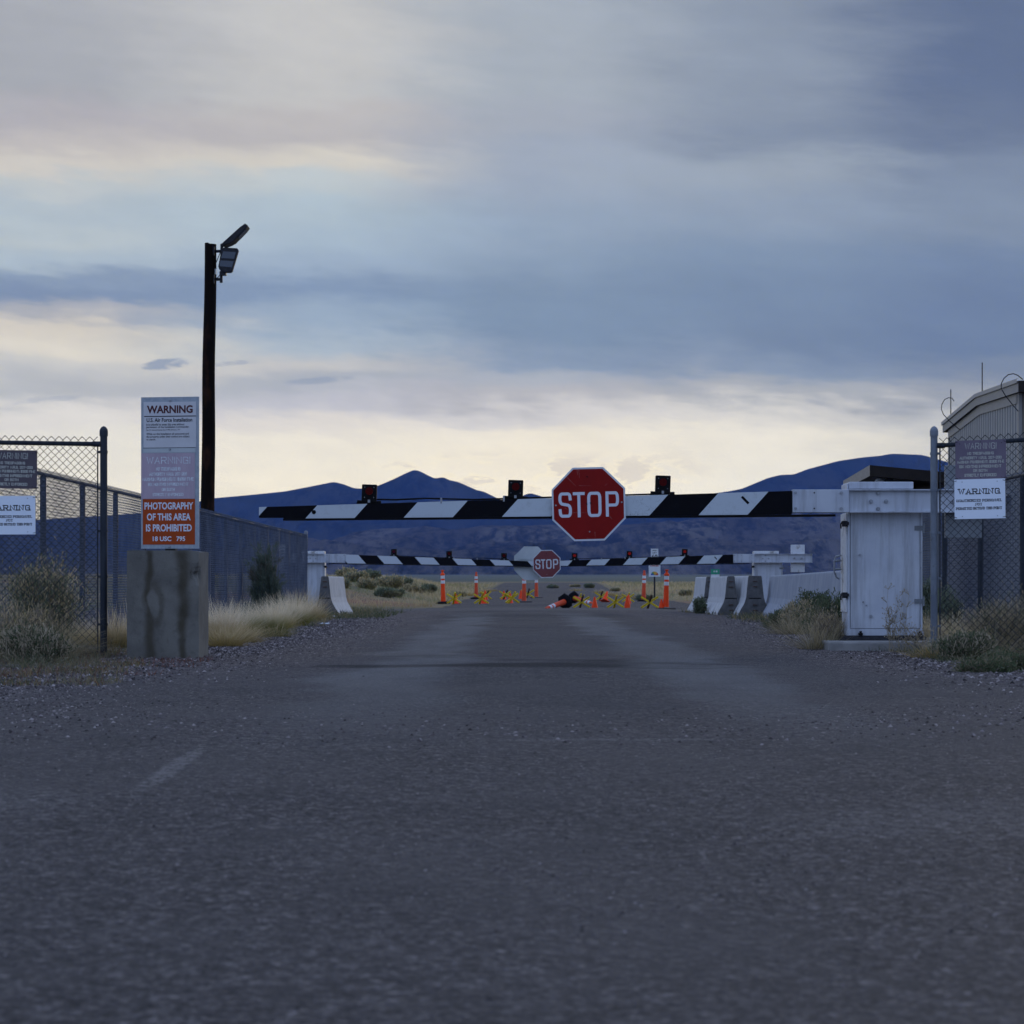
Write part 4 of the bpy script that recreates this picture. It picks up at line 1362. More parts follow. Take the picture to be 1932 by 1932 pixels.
    for a in (-4.63, -3.98):
        o = B()
        o.box(a - .009, a + .009, -.118, -.04, zt(a) - .02, zt(a) + .04)
        o.build('cable_clip', bolt_m, boom)
    for i, a in enumerate((-5.38, -3.86, -2.33)):
        warning_light(boom, s * a, -.06, zt(a) + .006, -s * R(1.8) * -1, lens[i])
    # things bolted to the boom drop with it
    if sign == 'front':
        stop_sign(boom, s * -3.10, -.150, 1.53, .762, sign_mat, roll, s)
    elif sign == 'tip':
        stop_sign(boom, s * -6.15, -.150, 1.44, .762, sign_mat, roll, s, False, False)
    else:
        stop_sign(boom, s * -6.12, .02, 1.46, .93, None, roll, s, True)
    if droop:
        # turn the boom about the cabinet end
        M = Matrix.Translation(Vector((s * -.9, 0, 1.55))) @ Matrix.Rotation(s * droop, 4, 'Y') @ Matrix.Translation(-Vector((s * -.9, 0, 1.55)))
        boom.matrix_local = M
    return root


X1 = (1671 - 966) * 25.2 / FPX
stp = stripes('boom_stripes', -6.42)
def mirror_stripes():
    m, t, p = newmat('boom_stripes_mirrored')
    oc = scaled(t, ocoord(t), (-1, 1, 1))
    s = node(t, 'ShaderNodeSeparateXYZ', {0: oc})
    q = mth(t, 'SUBTRACT', s.outputs[0], mth(t, 'MULTIPLY', mth(t, 'SUBTRACT', s.outputs[2], 1.52), 0.9))
    fr = mth(t, 'FRACT', mth(t, 'DIVIDE', mth(t, 'SUBTRACT', q, -6.02 - 10.12), 1.012))
    setp(t, p, color=mix(t, mth(t, 'LESS_THAN', fr, 0.5), (0.57, 0.61, 0.65), (0.008, 0.008, 0.010)), rough=.6, spec=.06)
    return m
dl, ll = MATS['red_lens'], MATS['red_lens_lit']
barrier('white barrier gate across the near road with striped boom and red stop sign', X1, 25.2, 0, False, 0, stp, 'front', red_sign, R(-1.4), (dl, dl, dl), -6.46)
X2 = (1450 - 966) * 67.0 / FPX
barrier('far barrier gate behind the concrete barriers with a faded stop sign at its boom tip', X2, 67.0, -.13, False, R(-.35), stripes('boom_stripes_far', -6.46), 'tip', red_faded, R(-1.0), (ll, ll, ll), -6.46, worn=True)
X3 = (585 - 966) * 67.0 / FPX
barrier('far barrier gate at the left fence end with a pale sign back at its tip', X3, 67.0, -.13, True, R(-.35), mirror_stripes(), 'back', None, R(0), (dl, dl, dl), -6.02, worn=True)


# ---------------------------------------------------------------- concrete barriers
HB = .90
PROF = [(-.30, 0), (-.30, .07), (-.17, .30), (-.135, .42), (-.085, HB - .02), (-.07, HB), (.07, HB), (.085, HB - .02), (.135, .42), (.17, .30), (.30, .07), (.30, 0)]


def jersey_mb(L, slots=True, wide=1.0):
    """profile in x-z lofted along +y"""
    mb = MB()
    cuts = [0.0]
    lift = []
    if slots:
        for a in (.45, 1.0) if L < 3.2 else ():
            cuts += [a, a + .22]
            lift += [False, True]
        lift += [False]
        cuts += [L]
    else:
        cuts += [L]
        lift = [False]
    for (a, b), lf in zip(zip(cuts, cuts[1:]), lift):
        pr = [(x + math.copysign((wide - 1) * .09, x), .10 if (lf and z < .08) else z) for x, z in PROF]
        if lf:
            pr = [(x * .93 if z <= .10 else x, z) for x, z in pr]
        mb.loft([[(x, a, z) for x, z in pr], [(x, b, z) for x, z in pr]], 0, True, True, False, 1)
    return mb


def jersey(label, x, y, yaw, side, end, detail_side, L=3.05, group='concrete road barriers', wide=1.0):
    root = thing('concrete_barrier', label, 'concrete barrier', (x, y, float(gz(x, y)) - .02), yaw, group)
    jersey_mb(L, True, wide).build('barrier_body', [side, end], root, bevel=.012)
    for z in (.78, .66, .26, .14):
        o = MB()
        w = np.interp(z, [0.07, .30, .42, .88], [.28, .15, .12, .07])
        o.tube([(-.04, .01, z), (-.04, -.05, z), (.04, -.05, z), (.04, .01, z)], .010, 6)
        o.build('rebar_loop', rust, root)
    o = MB()
    o.box(-.135, .135, -.006, -.001, .395, .415)
    o.build('end_groove', black_rubber, root)
    return root


def gx(px, D):
    return (px - 966) * D / FPX


jersey('whitewashed concrete barrier farthest from the near cabinet, weeds growing at its foot', gx(1339, 58.5), 58.5, R(.5), conc_white, conc_raw, 1)
jersey('whitewashed concrete barrier pressed behind the ribbed one, second in the staggered row', gx(1358, 57.0), 57.0, R(.5), conc_white, conc_raw, 1)
jersey('ribbed whitewashed concrete barrier in the middle of the staggered row', gx(1379, 54.2), 54.2, R(1), conc_white, conc_raw, 1)
jersey('wide whitewashed concrete barrier next to the long grey wall, broad dark end showing', gx(1424.5, 53.2), 53.2, R(1.5), conc_white, conc_raw, 1, wide=1.7)
jersey('cream concrete barrier by the end of the left fence', gx(613, 54.6), 54.6, R(-2.5), conc_white, conc_raw, -1)

wall = thing('concrete_barrier_wall', 'long grey concrete barrier wall behind the near cabinet', 'barrier wall', (5.86, 54.2, 0), math.atan2(-1.15, -21.0) + R(-90) + math.pi)
wall.rotation_euler = (0, 0, math.pi - math.atan2(1.15, 21.0))
jersey_mb(21.0, False).build('wall_body', [conc_grey, conc_raw], wall, bevel=.012)


# ---------------------------------------------------------------- beige metal building
bc = Vector((9.08, 43.1, 0))
be = Vector((9.72, 53.6, 0))
ang = math.atan2((be - bc).y, (be - bc).x)
BL = (be - bc).length
bld = thing('metal_building', 'beige ribbed metal building with low gabled roof at the right edge', 'building', bc, ang)
eave, ridge = 4.33, 4.48
o = MB()
# ribbed gable wall in local x (away), y to the left is negative here: building lies at -y
rib = .33
xs_ = []
x = .14
prof = [(0.0, 0.0), (.14, 0.0)]
while x < BL - .15:
    prof += [(x, 0.0), (x + .03, .045), (x + .15, .045), (x + .18, 0.0)]
    x += rib
prof += [(BL, 0.0)]
def topz(a):
    return eave + (ridge - eave) * (1 - abs(a - BL / 2) / (BL / 2)) - .12
V = [(a, b, -.2) for a, b in prof] + [(a, b, topz(a)) for a, b in prof]
n_ = len(prof)
o.add(V, [(i, i + 1, n_ + i + 1, n_ + i) for i in range(n_ - 1)])
o.build('ribbed_wall', beige_metal, bld)
o = MB()
o.box(0, BL, -9.0, -.02, -.2, eave - .13)
o.build('building_body', wall_tan, bld)
o = MB()
o.box(-.03, .16, -.01, .05, -.2, eave - .1)
o.build('corner_trim', beige_trim, bld)
o = MB()
o.box(BL - .1, BL + .03, -.01, .05, -.2, eave - .1)
o.build('corner_trim', beige_trim, bld)
o = MB()
for (a, za, b, zb_) in ((-.45, eave - .03, BL / 2, ridge), (BL / 2, ridge, BL + .45, eave - .03)):
    o.add([(a, .12, za), (b, .12, zb_), (b, .12, zb_ - .20), (a, .12, za - .20), (a, -9.0, za), (b, -9.0, zb_), (b, -9.0, zb_ - .20), (a, -9.0, za - .20)], [(0, 3, 2, 1), (0, 1, 5, 4), (3, 7, 6, 2), (0, 4, 7, 3), (1, 2, 6, 5)], [0, 1, 2, 2, 2])
rf = o.build('roof', [beige_trim, galv, brown_roof], bld)
o = MB()
for (a, za, b, zb_) in ((-.47, eave + .005, BL / 2, ridge + .035), (BL / 2, ridge + .035, BL + .47, eave + .005)):
    o.add([(a, .15, za), (b, .15, zb_), (b, .15, zb_ - .075), (a, .15, za - .075), (a, .121, za), (b, .121, zb_), (b, .121, zb_ - .075), (a, .121, za - .075)], [(0, 3, 2, 1), (0, 1, 5, 4), (3, 7, 6, 2)])
o.build('rake_trim', beige_metal, rf)
o = MB()
for (a, za, b, zb_) in ((.16, eave - .11, BL / 2, ridge - .1), (BL / 2, ridge - .1, BL - .1, eave - .11)):
    o.add([(a, .06, za), (b, .06, zb_), (b, .06, zb_ - .28), (a, .06, za - .28)], [(0, 1, 2, 3)])
o.build('frieze_trim', beige_trim, bld)
for a, h in ((BL * .44, .62), (BL * .93, .62)):
    o = MB()
    z = eave + (ridge - eave) * (1 - abs(a - BL / 2) / (BL / 2))
    o.tube([(a, .08, z - .02), (a, .08, z + h)], .012, 6)
    o.build('lightning_rod', dark_metal, bld)
for px_, pts in ((0, [(1918 + 12, 716), (1920, 708), (1912, 705), (1902, 707), (1894, 714), (1889, 724), (1889, 733), (1896, 745), (1909, 762), (1921, 776)]), (1, [(1800, 757), (1796, 751), (1789, 750.5), (1782, 754), (1777, 763), (1776, 772), (1780, 782), (1792, 795), (1811, 811)])):
    o = MB()
    Dq = (42.0, 50.4)[px_]
    inv = bld.matrix_basis.inverted()
    o.tube([inv @ at(x, y, Dq) for x, y in pts], .009, 5)
    o.build('conductor_cable', dark_metal, bld)
o = MB()
o.add([(.9, .04, 2.35), (2.2, .04, 2.62), (2.2, .5, 2.45), (.9, .5, 2.18)], [(0, 1, 2, 3)])
o.build('canopy', beige_trim, bld)

# ---------------------------------------------------------------- small guard shelter with the brown roof
gs = thing('guard_shelter', 'small tan guard shelter with brown flat roof behind the near cabinet', 'guard shelter', (6.68, 45.0, 0))
def gp(x, y, D):
    q = at(x, y, D)
    return (q.x - 6.68, D - 45.0, q.z)
A = gp(1641, 877.5, 45.0)
Bf = gp(1591, 907, 52.0)
Cc = gp(1800, 892, 45.2)
Dd = (Bf[0] + (Cc[0] - A[0]), Bf[1] + .2, Bf[2] - .17)
t0 = .20
o = MB()
top = [A, Cc, Dd, Bf]
o.add(top + [(q[0], q[1], q[2] - t0) for q in top], [(0, 1, 2, 3), (4, 7, 6, 5), (0, 4, 5, 1), (1, 5, 6, 2), (2, 6, 7, 3), (3, 7, 4, 0)], [0, 0, 0, 0, 0, 1])
o.build('roof', [brown_roof, lit_fascia], gs)
o = MB()
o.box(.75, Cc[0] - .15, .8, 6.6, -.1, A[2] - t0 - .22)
o.build('shelter_wall', wall_tan, gs)
o = MB()
o.box(.35, .47, .35, .47, -.1, A[2] - t0 - .02)
o.build('roof_post', dark_metal, gs)
o = MB()
o.lathe([(.001, -.10), (.09, -.08), (.12, 0), (.08, .07), (.001, .10)], 12, (.25, .5, A[2] - t0 - .11))
o.build('soffit_lamp', white_worn, gs)


# ---------------------------------------------------------------- traffic cones, channelisers, hedgehogs
def ground_at(px, D):
    x = gx(px, D)
    return x, float(gz(x, D)) + .016


def channeliser(name, label, px, D, h=1.10, lean=0.0, style='loop', flat=False, spin=0.0, root_rot=None, mat=None, base='hex'):
    x, z = ground_at(px, D)
    root = thing(name, label, 'traffic post', (x, D, z), spin, 'orange traffic posts on the road')
    mat = mat or orange_old
    o = MB()
    if base == 'hex':
        o.lathe([(.235, 0), (.23, .045), (.16, .075), (.06, .085)], 6)
        o.add([(.235 * math.cos(a), .235 * math.sin(a), 0) for a in np.linspace(0, 2 * math.pi, 6, False)], [(5, 4, 3, 2, 1, 0)])
    else:
        o.box(-.27, .27, -.12, .12, 0, .045)
    o.build('rubber_base', black_rubber if base != 'board' else wood_board, root)
    o = MB()
    o.lathe([(.085, .07), (.075, .30), (.066, h * .62), (.058, h * .86), (.050, h * .90)], 14)
    if style == 'loop':
        o.lathe([(.075, h * .845), (.078, h * .875), (.05, h * .90), (.032, h * .93), (.03, h * .96), (.055, h * .975), (.055, h * .995), (.001, h)], 14)
    else:
        o.lathe([(.050, h * .90), (.04, h * .94), (.045, h * .97), (.03, h), (.001, h)], 14)
    tb = o.build('tube', mat, root)
    for k, (a, b) in enumerate(((.60, .69), (.745, .835))):
        o = MB()
        ra, rb_ = np.interp(a, [.27, .62, .86], [.075, .066, .058]), np.interp(b, [.27, .62, .86], [.075, .066, .058])
        o.lathe([(ra + .001, h * a), (ra + .004, h * a), (rb_ + .004, h * b), (rb_ + .001, h * b)], 14)
        o.build('reflective_band', reflect, tb)
    if lean:
        root.rotation_euler = (0, lean, spin)
    if root_rot is not None:
        root.rotation_euler = root_rot
    return root


channeliser('traffic_post', 'tall orange traffic post at the left road edge in front of the grass mound', 836.5, 80.0, 1.12, R(-1.5), mat=orange)
channeliser('traffic_post', 'orange traffic post with two broad white bands between yellow hedgehogs on the left', 898.5, 100.0, 1.12, 0, 'plain')
channeliser('traffic_post', 'thick orange traffic post directly under the pale sign back', 988.8, 84.0, 1.12, 0, 'plain', base='slab')
channeliser('traffic_post', 'plain orange traffic post standing alone below the faded stop sign', 1012.0, 103.0, 1.12, 0, 'plain', base='slab')
channeliser('traffic_post', 'weathered orange traffic post just left of the fire danger sign', 1214.2, 88.0, 1.14, R(1.5), 'plain')
tp = channeliser('traffic_post', 'bright red-orange traffic post on a flat board beside the smallest right cone', 1256.2, 67.5, 1.12, R(1.5), mat=orange, base='board')
# two knocked over: the base stands on its rim, the tube lies along the road
for lab, px, D, yaw, pitch in (('fallen orange traffic post lying toward the camera, black base on edge', 1067, 66.6, R(237), R(101)), ('fallen orange traffic post lying toward the right behind the other fallen one', 1081, 80.0, R(-50), R(101))):
    r_ = channeliser('traffic_post', lab, px, D, 1.05, 0, 'plain')
    r_.rotation_euler = Euler((0, pitch, yaw), 'XYZ')
    r_.location.z += .205


def cone(label, px, D, h=.30, spin=0.0, tip=None, stack=0):
    x, z = ground_at(px, D)
    root = thing('traffic_cone', label, 'traffic cone', (x, D, z), spin, 'small orange traffic cones')
    o = MB()
    b = h * .36
    o.box(-b, b, -b, b, 0, .018)
    o.build('cone_base', orange, root, bevel=.006)
    o = MB()
    for k in range(1 + stack):
        zz = .018 + k * .05
        o.lathe([(h * .30, zz), (h * .29, zz + .02), (h * .09, zz + h * .9), (h * .07, zz + h * .98), (.001, zz + h * .98)], 16)
    o.build('cone_body', orange, root)
    if tip is not None:
        root.rotation_euler = tip
        root.location.z += .05
    return root


for args in (
        ('small orange cone right of the fallen traffic posts', 1122, 67.5, .31, .3),
        ('pair-stacked orange cone between two large yellow hedgehogs on the right', 1183.6, 67.5, .29, .1, None, 1),
        ('small orange cone beside the foot of the bright traffic post', 1247.8, 67.5, .27, .5),
        ('tipped orange cone leaning over behind the right yellow hedgehogs', 1141, 84.0, .38, .2, (R(-18), R(24), .4)),
        ('orange cone behind the pair-stacked cone', 1186, 80.0, .30, .2),
        ('orange cone behind the leftmost yellow hedgehog', 859.5, 81.0, .33, .2),
        ('orange cone behind the second yellow hedgehog from the left', 913.0, 81.0, .34, .6),
        ('orange cone set farther back behind the second hedgehog from the left', 915.5, 96.0, .36, .1),
        ('orange cone behind the yellow hedgehog left of the thick traffic post', 962.5, 82.0, .34, .3),
        ('small orange cone at the far left hedgehog of the middle pair', 950.5, 97.0, .34, .2),
        ('orange cone half hidden by the thick traffic post', 983.0, 99.0, .36, .2)):
    cone(*args)


def hedgehog(label, px, D, s, spin, thirdmat=None):
    x, z = ground_at(px, D)
    root = thing('yellow_hedgehog', label, 'road hedgehog', (x, D, z), 0, 'yellow crossed-bar road hedgehogs')
    L = s
    w = s * .046
    c = Vector((0, 0, .36 * L))
    # three bars crossing at right angles, standing on three feet
    Rm = Matrix.Rotation(spin, 3, 'Z') @ Matrix.Rotation(R(54.74), 3, 'X') @ Matrix.Rotation(R(45), 3, 'Z')
    Rz = Matrix.Rotation(spin * .6, 3, 'Z')
    dirs = [(Rz @ Vector(v)).normalized() for v in ((.80, .12, .50), (-.80, .12, .50), (.10, -.62, .60))]
    zmin = min(-abs(d.z) for d in dirs) * L / 2
    for k, d in enumerate(dirs):
        q = d.to_track_quat('Z', 'Y').to_matrix().to_4x4()
        o = MB()
        o.box(-w, w, -w * .35, w, -L / 2, L / 2)
        o.box(-w, -w * .4, -w, w, -L / 2, L / 2)
        M = Matrix.Translation(Vector((0, 0, -zmin * .985)) + d * 0) @ q
        o.build('crossed_bar', [thirdmat if (thirdmat and k == 2) else yellow], root, M=M)
    return root


for lab, px, D, s, sp_, mt in (
        ('leftmost yellow hedgehog by the tall left traffic post', 856.8, 79.0, .56, .05, None),
        ('yellow hedgehog right of the banded left traffic post', 908, 78.5, .56, .3, None),
        ('yellow hedgehog set farther back behind its left neighbour', 917, 95.0, .54, .9, rust),
        ('small yellow hedgehog at the far side of the middle pair', 953.6, 96.0, .56, .5, rust),
        ('yellow hedgehog just left of the thick traffic post', 966, 80.0, .58, .75, None),
        ('yellow hedgehog half hidden behind the thick traffic post', 996, 100.0, .62, .2, rust),
        ('yellow hedgehog in front of the fallen traffic posts', 1097, 67.0, .54, .1, rust),
        ('far yellow hedgehog left of the tipped cone', 1134, 90.0, .54, .15, rust),
        ('large yellow hedgehog in the middle of the front right row', 1161, 67.0, .54, .0, None),
        ('yellow hedgehog behind the pair-stacked cone', 1185, 84.0, .50, .1, None),
        ('rightmost yellow hedgehog left of the bright traffic post', 1225.6, 66.3, .56, .12, rust),
        ('yellow hedgehog partly hidden behind the fallen posts', 1093, 84.0, .46, .4, None)):
    hedgehog(lab, px, D, s, sp_, mt)

# ---------------------------------------------------------------- far road signs
def flat_sign(name, label, cat, px, D, foot_y=None):
    x, z = ground_at(px, D)
    return thing(name, label, cat, (x, D, z))


D = 92.0
sg = flat_sign('fire_danger_sign', 'white fire danger sign with coloured half dial under a speed limit plate', 'road sign', 1235.0, D)
def sz(y):
    return EYE + (1104 - y) * D / FPX - sg.location.z
k92 = D / FPX
o = MB()
o.box(-.03, .03, .008, .06, 0, sz(1036))
o.build('sign_post', dark_metal, sg)
o = MB()
o.box(-11 * k92, 11 * k92, 0, .006, sz(1088), sz(1060))
fp = o.build('danger_panel', sign_white, sg)
o = MB()
type_line(o, 'DANGER', -8 * k92, 8 * k92, sz(1069), sz(1066), -.002, .03)
o.build('lettering', red_s, fp)
for i, mt in enumerate((blue_s, green_s, yel_s, yel_s, red_s)):
    o = MB()
    a0, a1 = math.pi - i * math.pi / 5, math.pi - (i + 1) * math.pi / 5
    rr = 7 * k92
    o.prism([(0, sz(1085.2))] + [(rr * math.cos(a), sz(1085.2) + rr * math.sin(a)) for a in np.linspace(a0, a1, 5)], -.004, -.0005)
    o.build('dial_wedge', mt, fp)
o = MB()
o.box(-7 * k92, 7 * k92, 0, .006, sz(1057), sz(1035.3))
spd = o.build('speed_panel', sign_white, sg)
o = MB()
type_line(o, 'SPEED', -4.5 * k92, 4.5 * k92, sz(1040), sz(1037.5), -.002, .02)
type_line(o, 'LIMIT', -4 * k92, 4 * k92, sz(1044.2), sz(1041.8), -.002, .02)
type_line(o, '60', -5.5 * k92, 5.5 * k92, sz(1055), sz(1046), -.002, .02)
o.build('lettering', ink, spd)

D = 90.0
sg2 = flat_sign('green_road_sign', 'small green and white road sign showing above the concrete barriers', 'road sign', 1349.5, D)
k90 = D / FPX
def sz2(y):
    return EYE + (1104 - y) * D / FPX - sg2.location.z
o = MB()
o.box(-.025, .025, .008, .05, 0, sz2(1078))
o.build('sign_post', dark_metal, sg2)
o = MB()
o.box(-8 * k90, 8 * k90, 0, .006, sz2(1083.5), sz2(1073.8))
gpn = o.build('green_panel', green_sign, sg2)
o = MB()
o.box(-3 * k90, -1.2 * k90, -.002, -.0005, sz2(1079.5), sz2(1076.5))
o.box(1 * k90, 4 * k90, -.002, -.0005, sz2(1079.5), sz2(1076.5))
o.build('legend_marks', sign_white, gpn)
o = MB()
o.box(-8 * k90, 8 * k90, 0, .006, sz2(1093), sz2(1084))
o.build('white_panel', sign_white, sg2)

# scraps of litter in the grass by the left barrier
for px, py, w, lab in ((638, 1167.5, .22, 'pale blue plastic scrap in the grass by the cream concrete barrier'), (612, 1181.5, .16, 'white paper scrap on the gravel below the left barrier cabinet')):
    Dq = EYE * FPX / (py - 1104.0)
    x, z = ground_at(px, Dq)
    o = MB()
    g = np.random.default_rng(int(px))
    V = [(a * w, b * w * .6, .02 + .03 * g.random()) for b in np.linspace(-.5, .5, 4) for a in np.linspace(-.5, .5, 5)]
    o.add(V, [(j * 5 + i, j * 5 + i + 1, j * 5 + i + 6, j * 5 + i + 5) for j in range(3) for i in range(4)])
    tag(o.build('litter_scrap', bright_white, None, Matrix.Translation((x, Dq, z)), (x, Dq, z)), lab, 'litter')


# ---------------------------------------------------------------- vegetation
def blades(mb, base, height, lean, width, n_mat=1, curl=0.45, rng=RNG, seg=3):
    """grass blades: base (n,3), height (n,), lean (n,2), width (n,)"""
    n = len(base)
    t = np.linspace(0, 1, seg + 1)
    ang = rng.uniform(0, math.pi, n)
    wx, wy = np.cos(ang), np.sin(ang)
    L, Rr = [], []
    for q in t:
        bend = q + curl * q * q
        c = base + np.stack([lean[:, 0] * bend, lean[:, 1] * bend, height * (q - .18 * q * q * np.hypot(lean[:, 0], lean[:, 1]) / np.maximum(height, 1e-4))], 1)
        w = width * (1 - .8 * q) * .5
        L.append(c + np.stack([wx * w, wy * w, 0 * w], 1))
        Rr.append(c - np.stack([wx * w, wy * w, 0 * w], 1))
    V = np.stack(L + Rr, 1)                                 # n, 2(seg+1), 3
    k = np.arange(n)[:, None] * (2 * (seg + 1))
    F = np.concatenate([np.stack([k[:, 0] + i, k[:, 0] + i + 1, k[:, 0] + seg + 2 + i, k[:, 0] + seg + 1 + i], 1) for i in range(seg)])
    mi = rng.integers(0, n_mat, n)
    mb.add(V.reshape(-1, 3), F, np.concatenate([mi] * seg))
    return mb


def leaves(mb, c, d, ln, w, mi):
    """small leaf quads: centres, directions, lengths, widths"""
    n = len(c)
    d = d / np.linalg.norm(d, axis=1, keepdims=True)
    r = RNG.normal(size=(n, 3))
    s = np.cross(d, r)
    s /= np.maximum(np.linalg.norm(s, axis=1, keepdims=True), 1e-6)
    a = c - d * ln[:, None] * .5
    b = c + d * ln[:, None] * .5
    q = s * w[:, None] * .5
    V = np.stack([a - q * .5, a + q * .5, b + q, b - q], 1).reshape(-1, 3)
    F = np.arange(4 * n).reshape(n, 4)
    mb.add(V, F, mi)
    return mb


def leafmat(name, c1, c2, c3=None, grad=None, rough=.8):
    """colour varies leaf by leaf; grad = (z0, z1, base colour) for straw that is greener at its root"""
    m, t, p = newmat(name)
    g = node(t, 'ShaderNodeNewGeometry')
    c = mix(t, g.outputs['Random Per Island'], c1, c2)
    if c3 is not None:
        c = mix(t, smooth(t, noise(t, ocoord(t), 2.2, 4.0), .5, .66), c, c3)
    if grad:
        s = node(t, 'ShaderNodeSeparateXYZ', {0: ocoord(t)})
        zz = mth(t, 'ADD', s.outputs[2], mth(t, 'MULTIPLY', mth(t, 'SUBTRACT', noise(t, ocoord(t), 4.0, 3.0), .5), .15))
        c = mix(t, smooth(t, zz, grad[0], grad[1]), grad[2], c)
    setp(t, p, color=c, rough=rough, spec=.15)
    tr_ = node(t, 'ShaderNodeBsdfTranslucent', {'Color': c})
    ms = node(t, 'ShaderNodeMixShader', {0: .35, 1: p.outputs[0], 2: tr_.outputs[0]})
    t.links.new(ms.outputs[0], [q for q in t.nodes if q.type == 'OUTPUT_MATERIAL'][0].inputs[0])
    return m


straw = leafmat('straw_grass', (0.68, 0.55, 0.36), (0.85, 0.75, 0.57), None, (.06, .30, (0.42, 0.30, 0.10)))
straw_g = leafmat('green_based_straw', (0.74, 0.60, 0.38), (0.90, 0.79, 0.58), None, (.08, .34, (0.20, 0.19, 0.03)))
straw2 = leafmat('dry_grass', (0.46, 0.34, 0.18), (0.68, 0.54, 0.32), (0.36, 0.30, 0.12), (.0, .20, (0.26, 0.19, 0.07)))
greeny = leafmat('green_grass', (0.075, 0.10, 0.035), (0.13, 0.15, 0.06))
sage_m = leafmat('sage_leaves', (0.16, 0.19, 0.12), (0.25, 0.27, 0.18), (0.24, 0.21, 0.11))
sage_dk = leafmat('dark_sage_leaves', (0.085, 0.11, 0.06), (0.15, 0.175, 0.10), (0.19, 0.16, 0.075))
juniper = leafmat('rabbitbrush_leaves', (0.085, 0.115, 0.085), (0.16, 0.19, 0.145), (0.10, 0.085, 0.06))
weed_m = leafmat('weed_leaves', (0.06, 0.085, 0.04), (0.11, 0.13, 0.07))
dead = leafmat('dead_twigs', (0.34, 0.28, 0.19), (0.52, 0.44, 0.31))
red_weed = leafmat('red_weed', (0.14, 0.045, 0.032), (0.19, 0.085, 0.055))
verge_weed = leafmat('verge_weed', (0.15, 0.135, 0.08), (0.27, 0.235, 0.15), (0.10, 0.12, 0.06))
stem_m = plain('woody_stem', (0.17, 0.14, 0.10), (0.25, 0.205, 0.15), .9, 0, 20)


def disc(n, r, p=.6):
    a = RNG.uniform(0, 2 * math.pi, n)
    q = r * RNG.uniform(0, 1, n) ** p
    return np.stack([q * np.cos(a), q * np.sin(a)], 1)


def bunch(label, px, D, h, r, n=900, mats=None, group='pale bunchgrass clumps by the left fence', name='grass_clump', spread=.55, wd=.006):
    x = gx(px, D)
    z = float(gz(x, D))
    mb = MB()
    d = disc(n, r * .55)
    rel = d / (r * .55)
    sub_ = RNG.integers(0, 7, n)
    off = disc(7, r * .5, .5)
    d = d * .55 + off[sub_]
    tall = RNG.uniform(.62, 1.08, 7)[sub_]
    ln = rel * (r * spread) + RNG.normal(0, r * .26, (n, 2)) + off[sub_] * .35
    hh = h * tall * RNG.uniform(.35, 1.08, n) * (1 - .2 * np.hypot(rel[:, 0], rel[:, 1]))
    base = np.concatenate([d, np.full((n, 1), -.02)], 1)
    mts = mats or [straw]
    blades(mb, base, hh, ln, np.full(n, wd) * RNG.uniform(.7, 1.4, n), len(mts))
    o = mb.build(name, mts, None, Matrix.Translation((x, D, z)), (x, D, z))
    o.rotation_euler.z = 0
    return tag(o, label, 'grass', group)


def twigs(mb, n, h, r, up=.8, th=.004, mi=0, base_r=.08, k=5, fork=2):
    """woody branches; returns points and directions along their outer halves"""
    P, Dr = [], []
    for i in range(n):
        a = random.uniform(0, 2 * math.pi)
        el_ = random.uniform(.25, 1.0) ** .7
        q = Vector((math.cos(a) * base_r * random.random(), math.sin(a) * base_r * random.random(), -.02))
        out = Vector((math.cos(a), math.sin(a), 0))
        L = random.uniform(.7, 1.05)
        tgt = out * r * (1 - el_ * .75) * random.uniform(.6, 1.1) + Vector((0, 0, h * (0.35 + .65 * el_) * L))
        pts = []
        for j in range(k + 1):
            f = j / k
            pts.append(q + Vector((tgt.x * f ** .8, tgt.y * f ** .8, tgt.z * f ** 1.15)) + Vector((random.gauss(0, .02), random.gauss(0, .02), 0)) * f * r * 1.5)
        mb.tube(pts, [th * (1 - .75 * j / k) for j in range(k + 1)], 4, mi, False)
        for j in range(1, k + 1):
            for _ in range(2):
                f = random.random()
                P.append(pts[j - 1].lerp(pts[j], f))
                Dr.append((pts[j] - pts[j - 1]).normalized())
        for _ in range(fork):
            j = random.randint(1, k - 1)
            s0 = pts[j]
            dd = (pts[j + 1] - pts[j]).normalized() + Vector((random.gauss(0, .5), random.gauss(0, .5), random.gauss(.1, .3)))
            e = s0 + dd.normalized() * h * random.uniform(.15, .32)
            mb.tube([s0, s0.lerp(e, .5) + Vector((0, 0, .01)), e], [th * .5, th * .4, th * .2], 3, mi, False)
            for _ in range(4):
                P.append(s0.lerp(e, random.random()))
                Dr.append(dd.normalized())
    return np.array([p[:] for p in P]), np.array([d[:] for d in Dr])


def shrub(label, px, D, h, r, nb=60, nl=9, mats=None, group=None, cat='shrub', name='sagebrush', lw=.012, ll=.035, spread=.05, dz=0.0):
    x = gx(px, D)
    z = float(gz(x, D)) + dz
    root = thing(name, label, cat, (x, D, z), 0, group)
    st = MB()
    P, Dr = twigs(st, nb, h, r, th=.0055 * max(1, h), base_r=r * .25)
    st.build('stems', stem_m, root)
    if nl:
        C = np.repeat(P, nl, 0)
        n = len(C)
        C = C + RNG.normal(0, spread * max(h, .4), (n, 3)) * np.array([1, 1, .8])
        C[:, 2] = np.maximum(C[:, 2], .01)
        d = np.repeat(Dr, nl, 0) + RNG.normal(0, .55, (n, 3)) + np.array([0, 0, .35])
        lv = MB()
        mts = mats or [sage_m]
        leaves(lv, C, d, ll * RNG.uniform(.6, 1.5, n), lw * RNG.uniform(.6, 1.4, n), RNG.integers(0, len(mts), n))
        lv.build('foliage', mts, root)
    return root


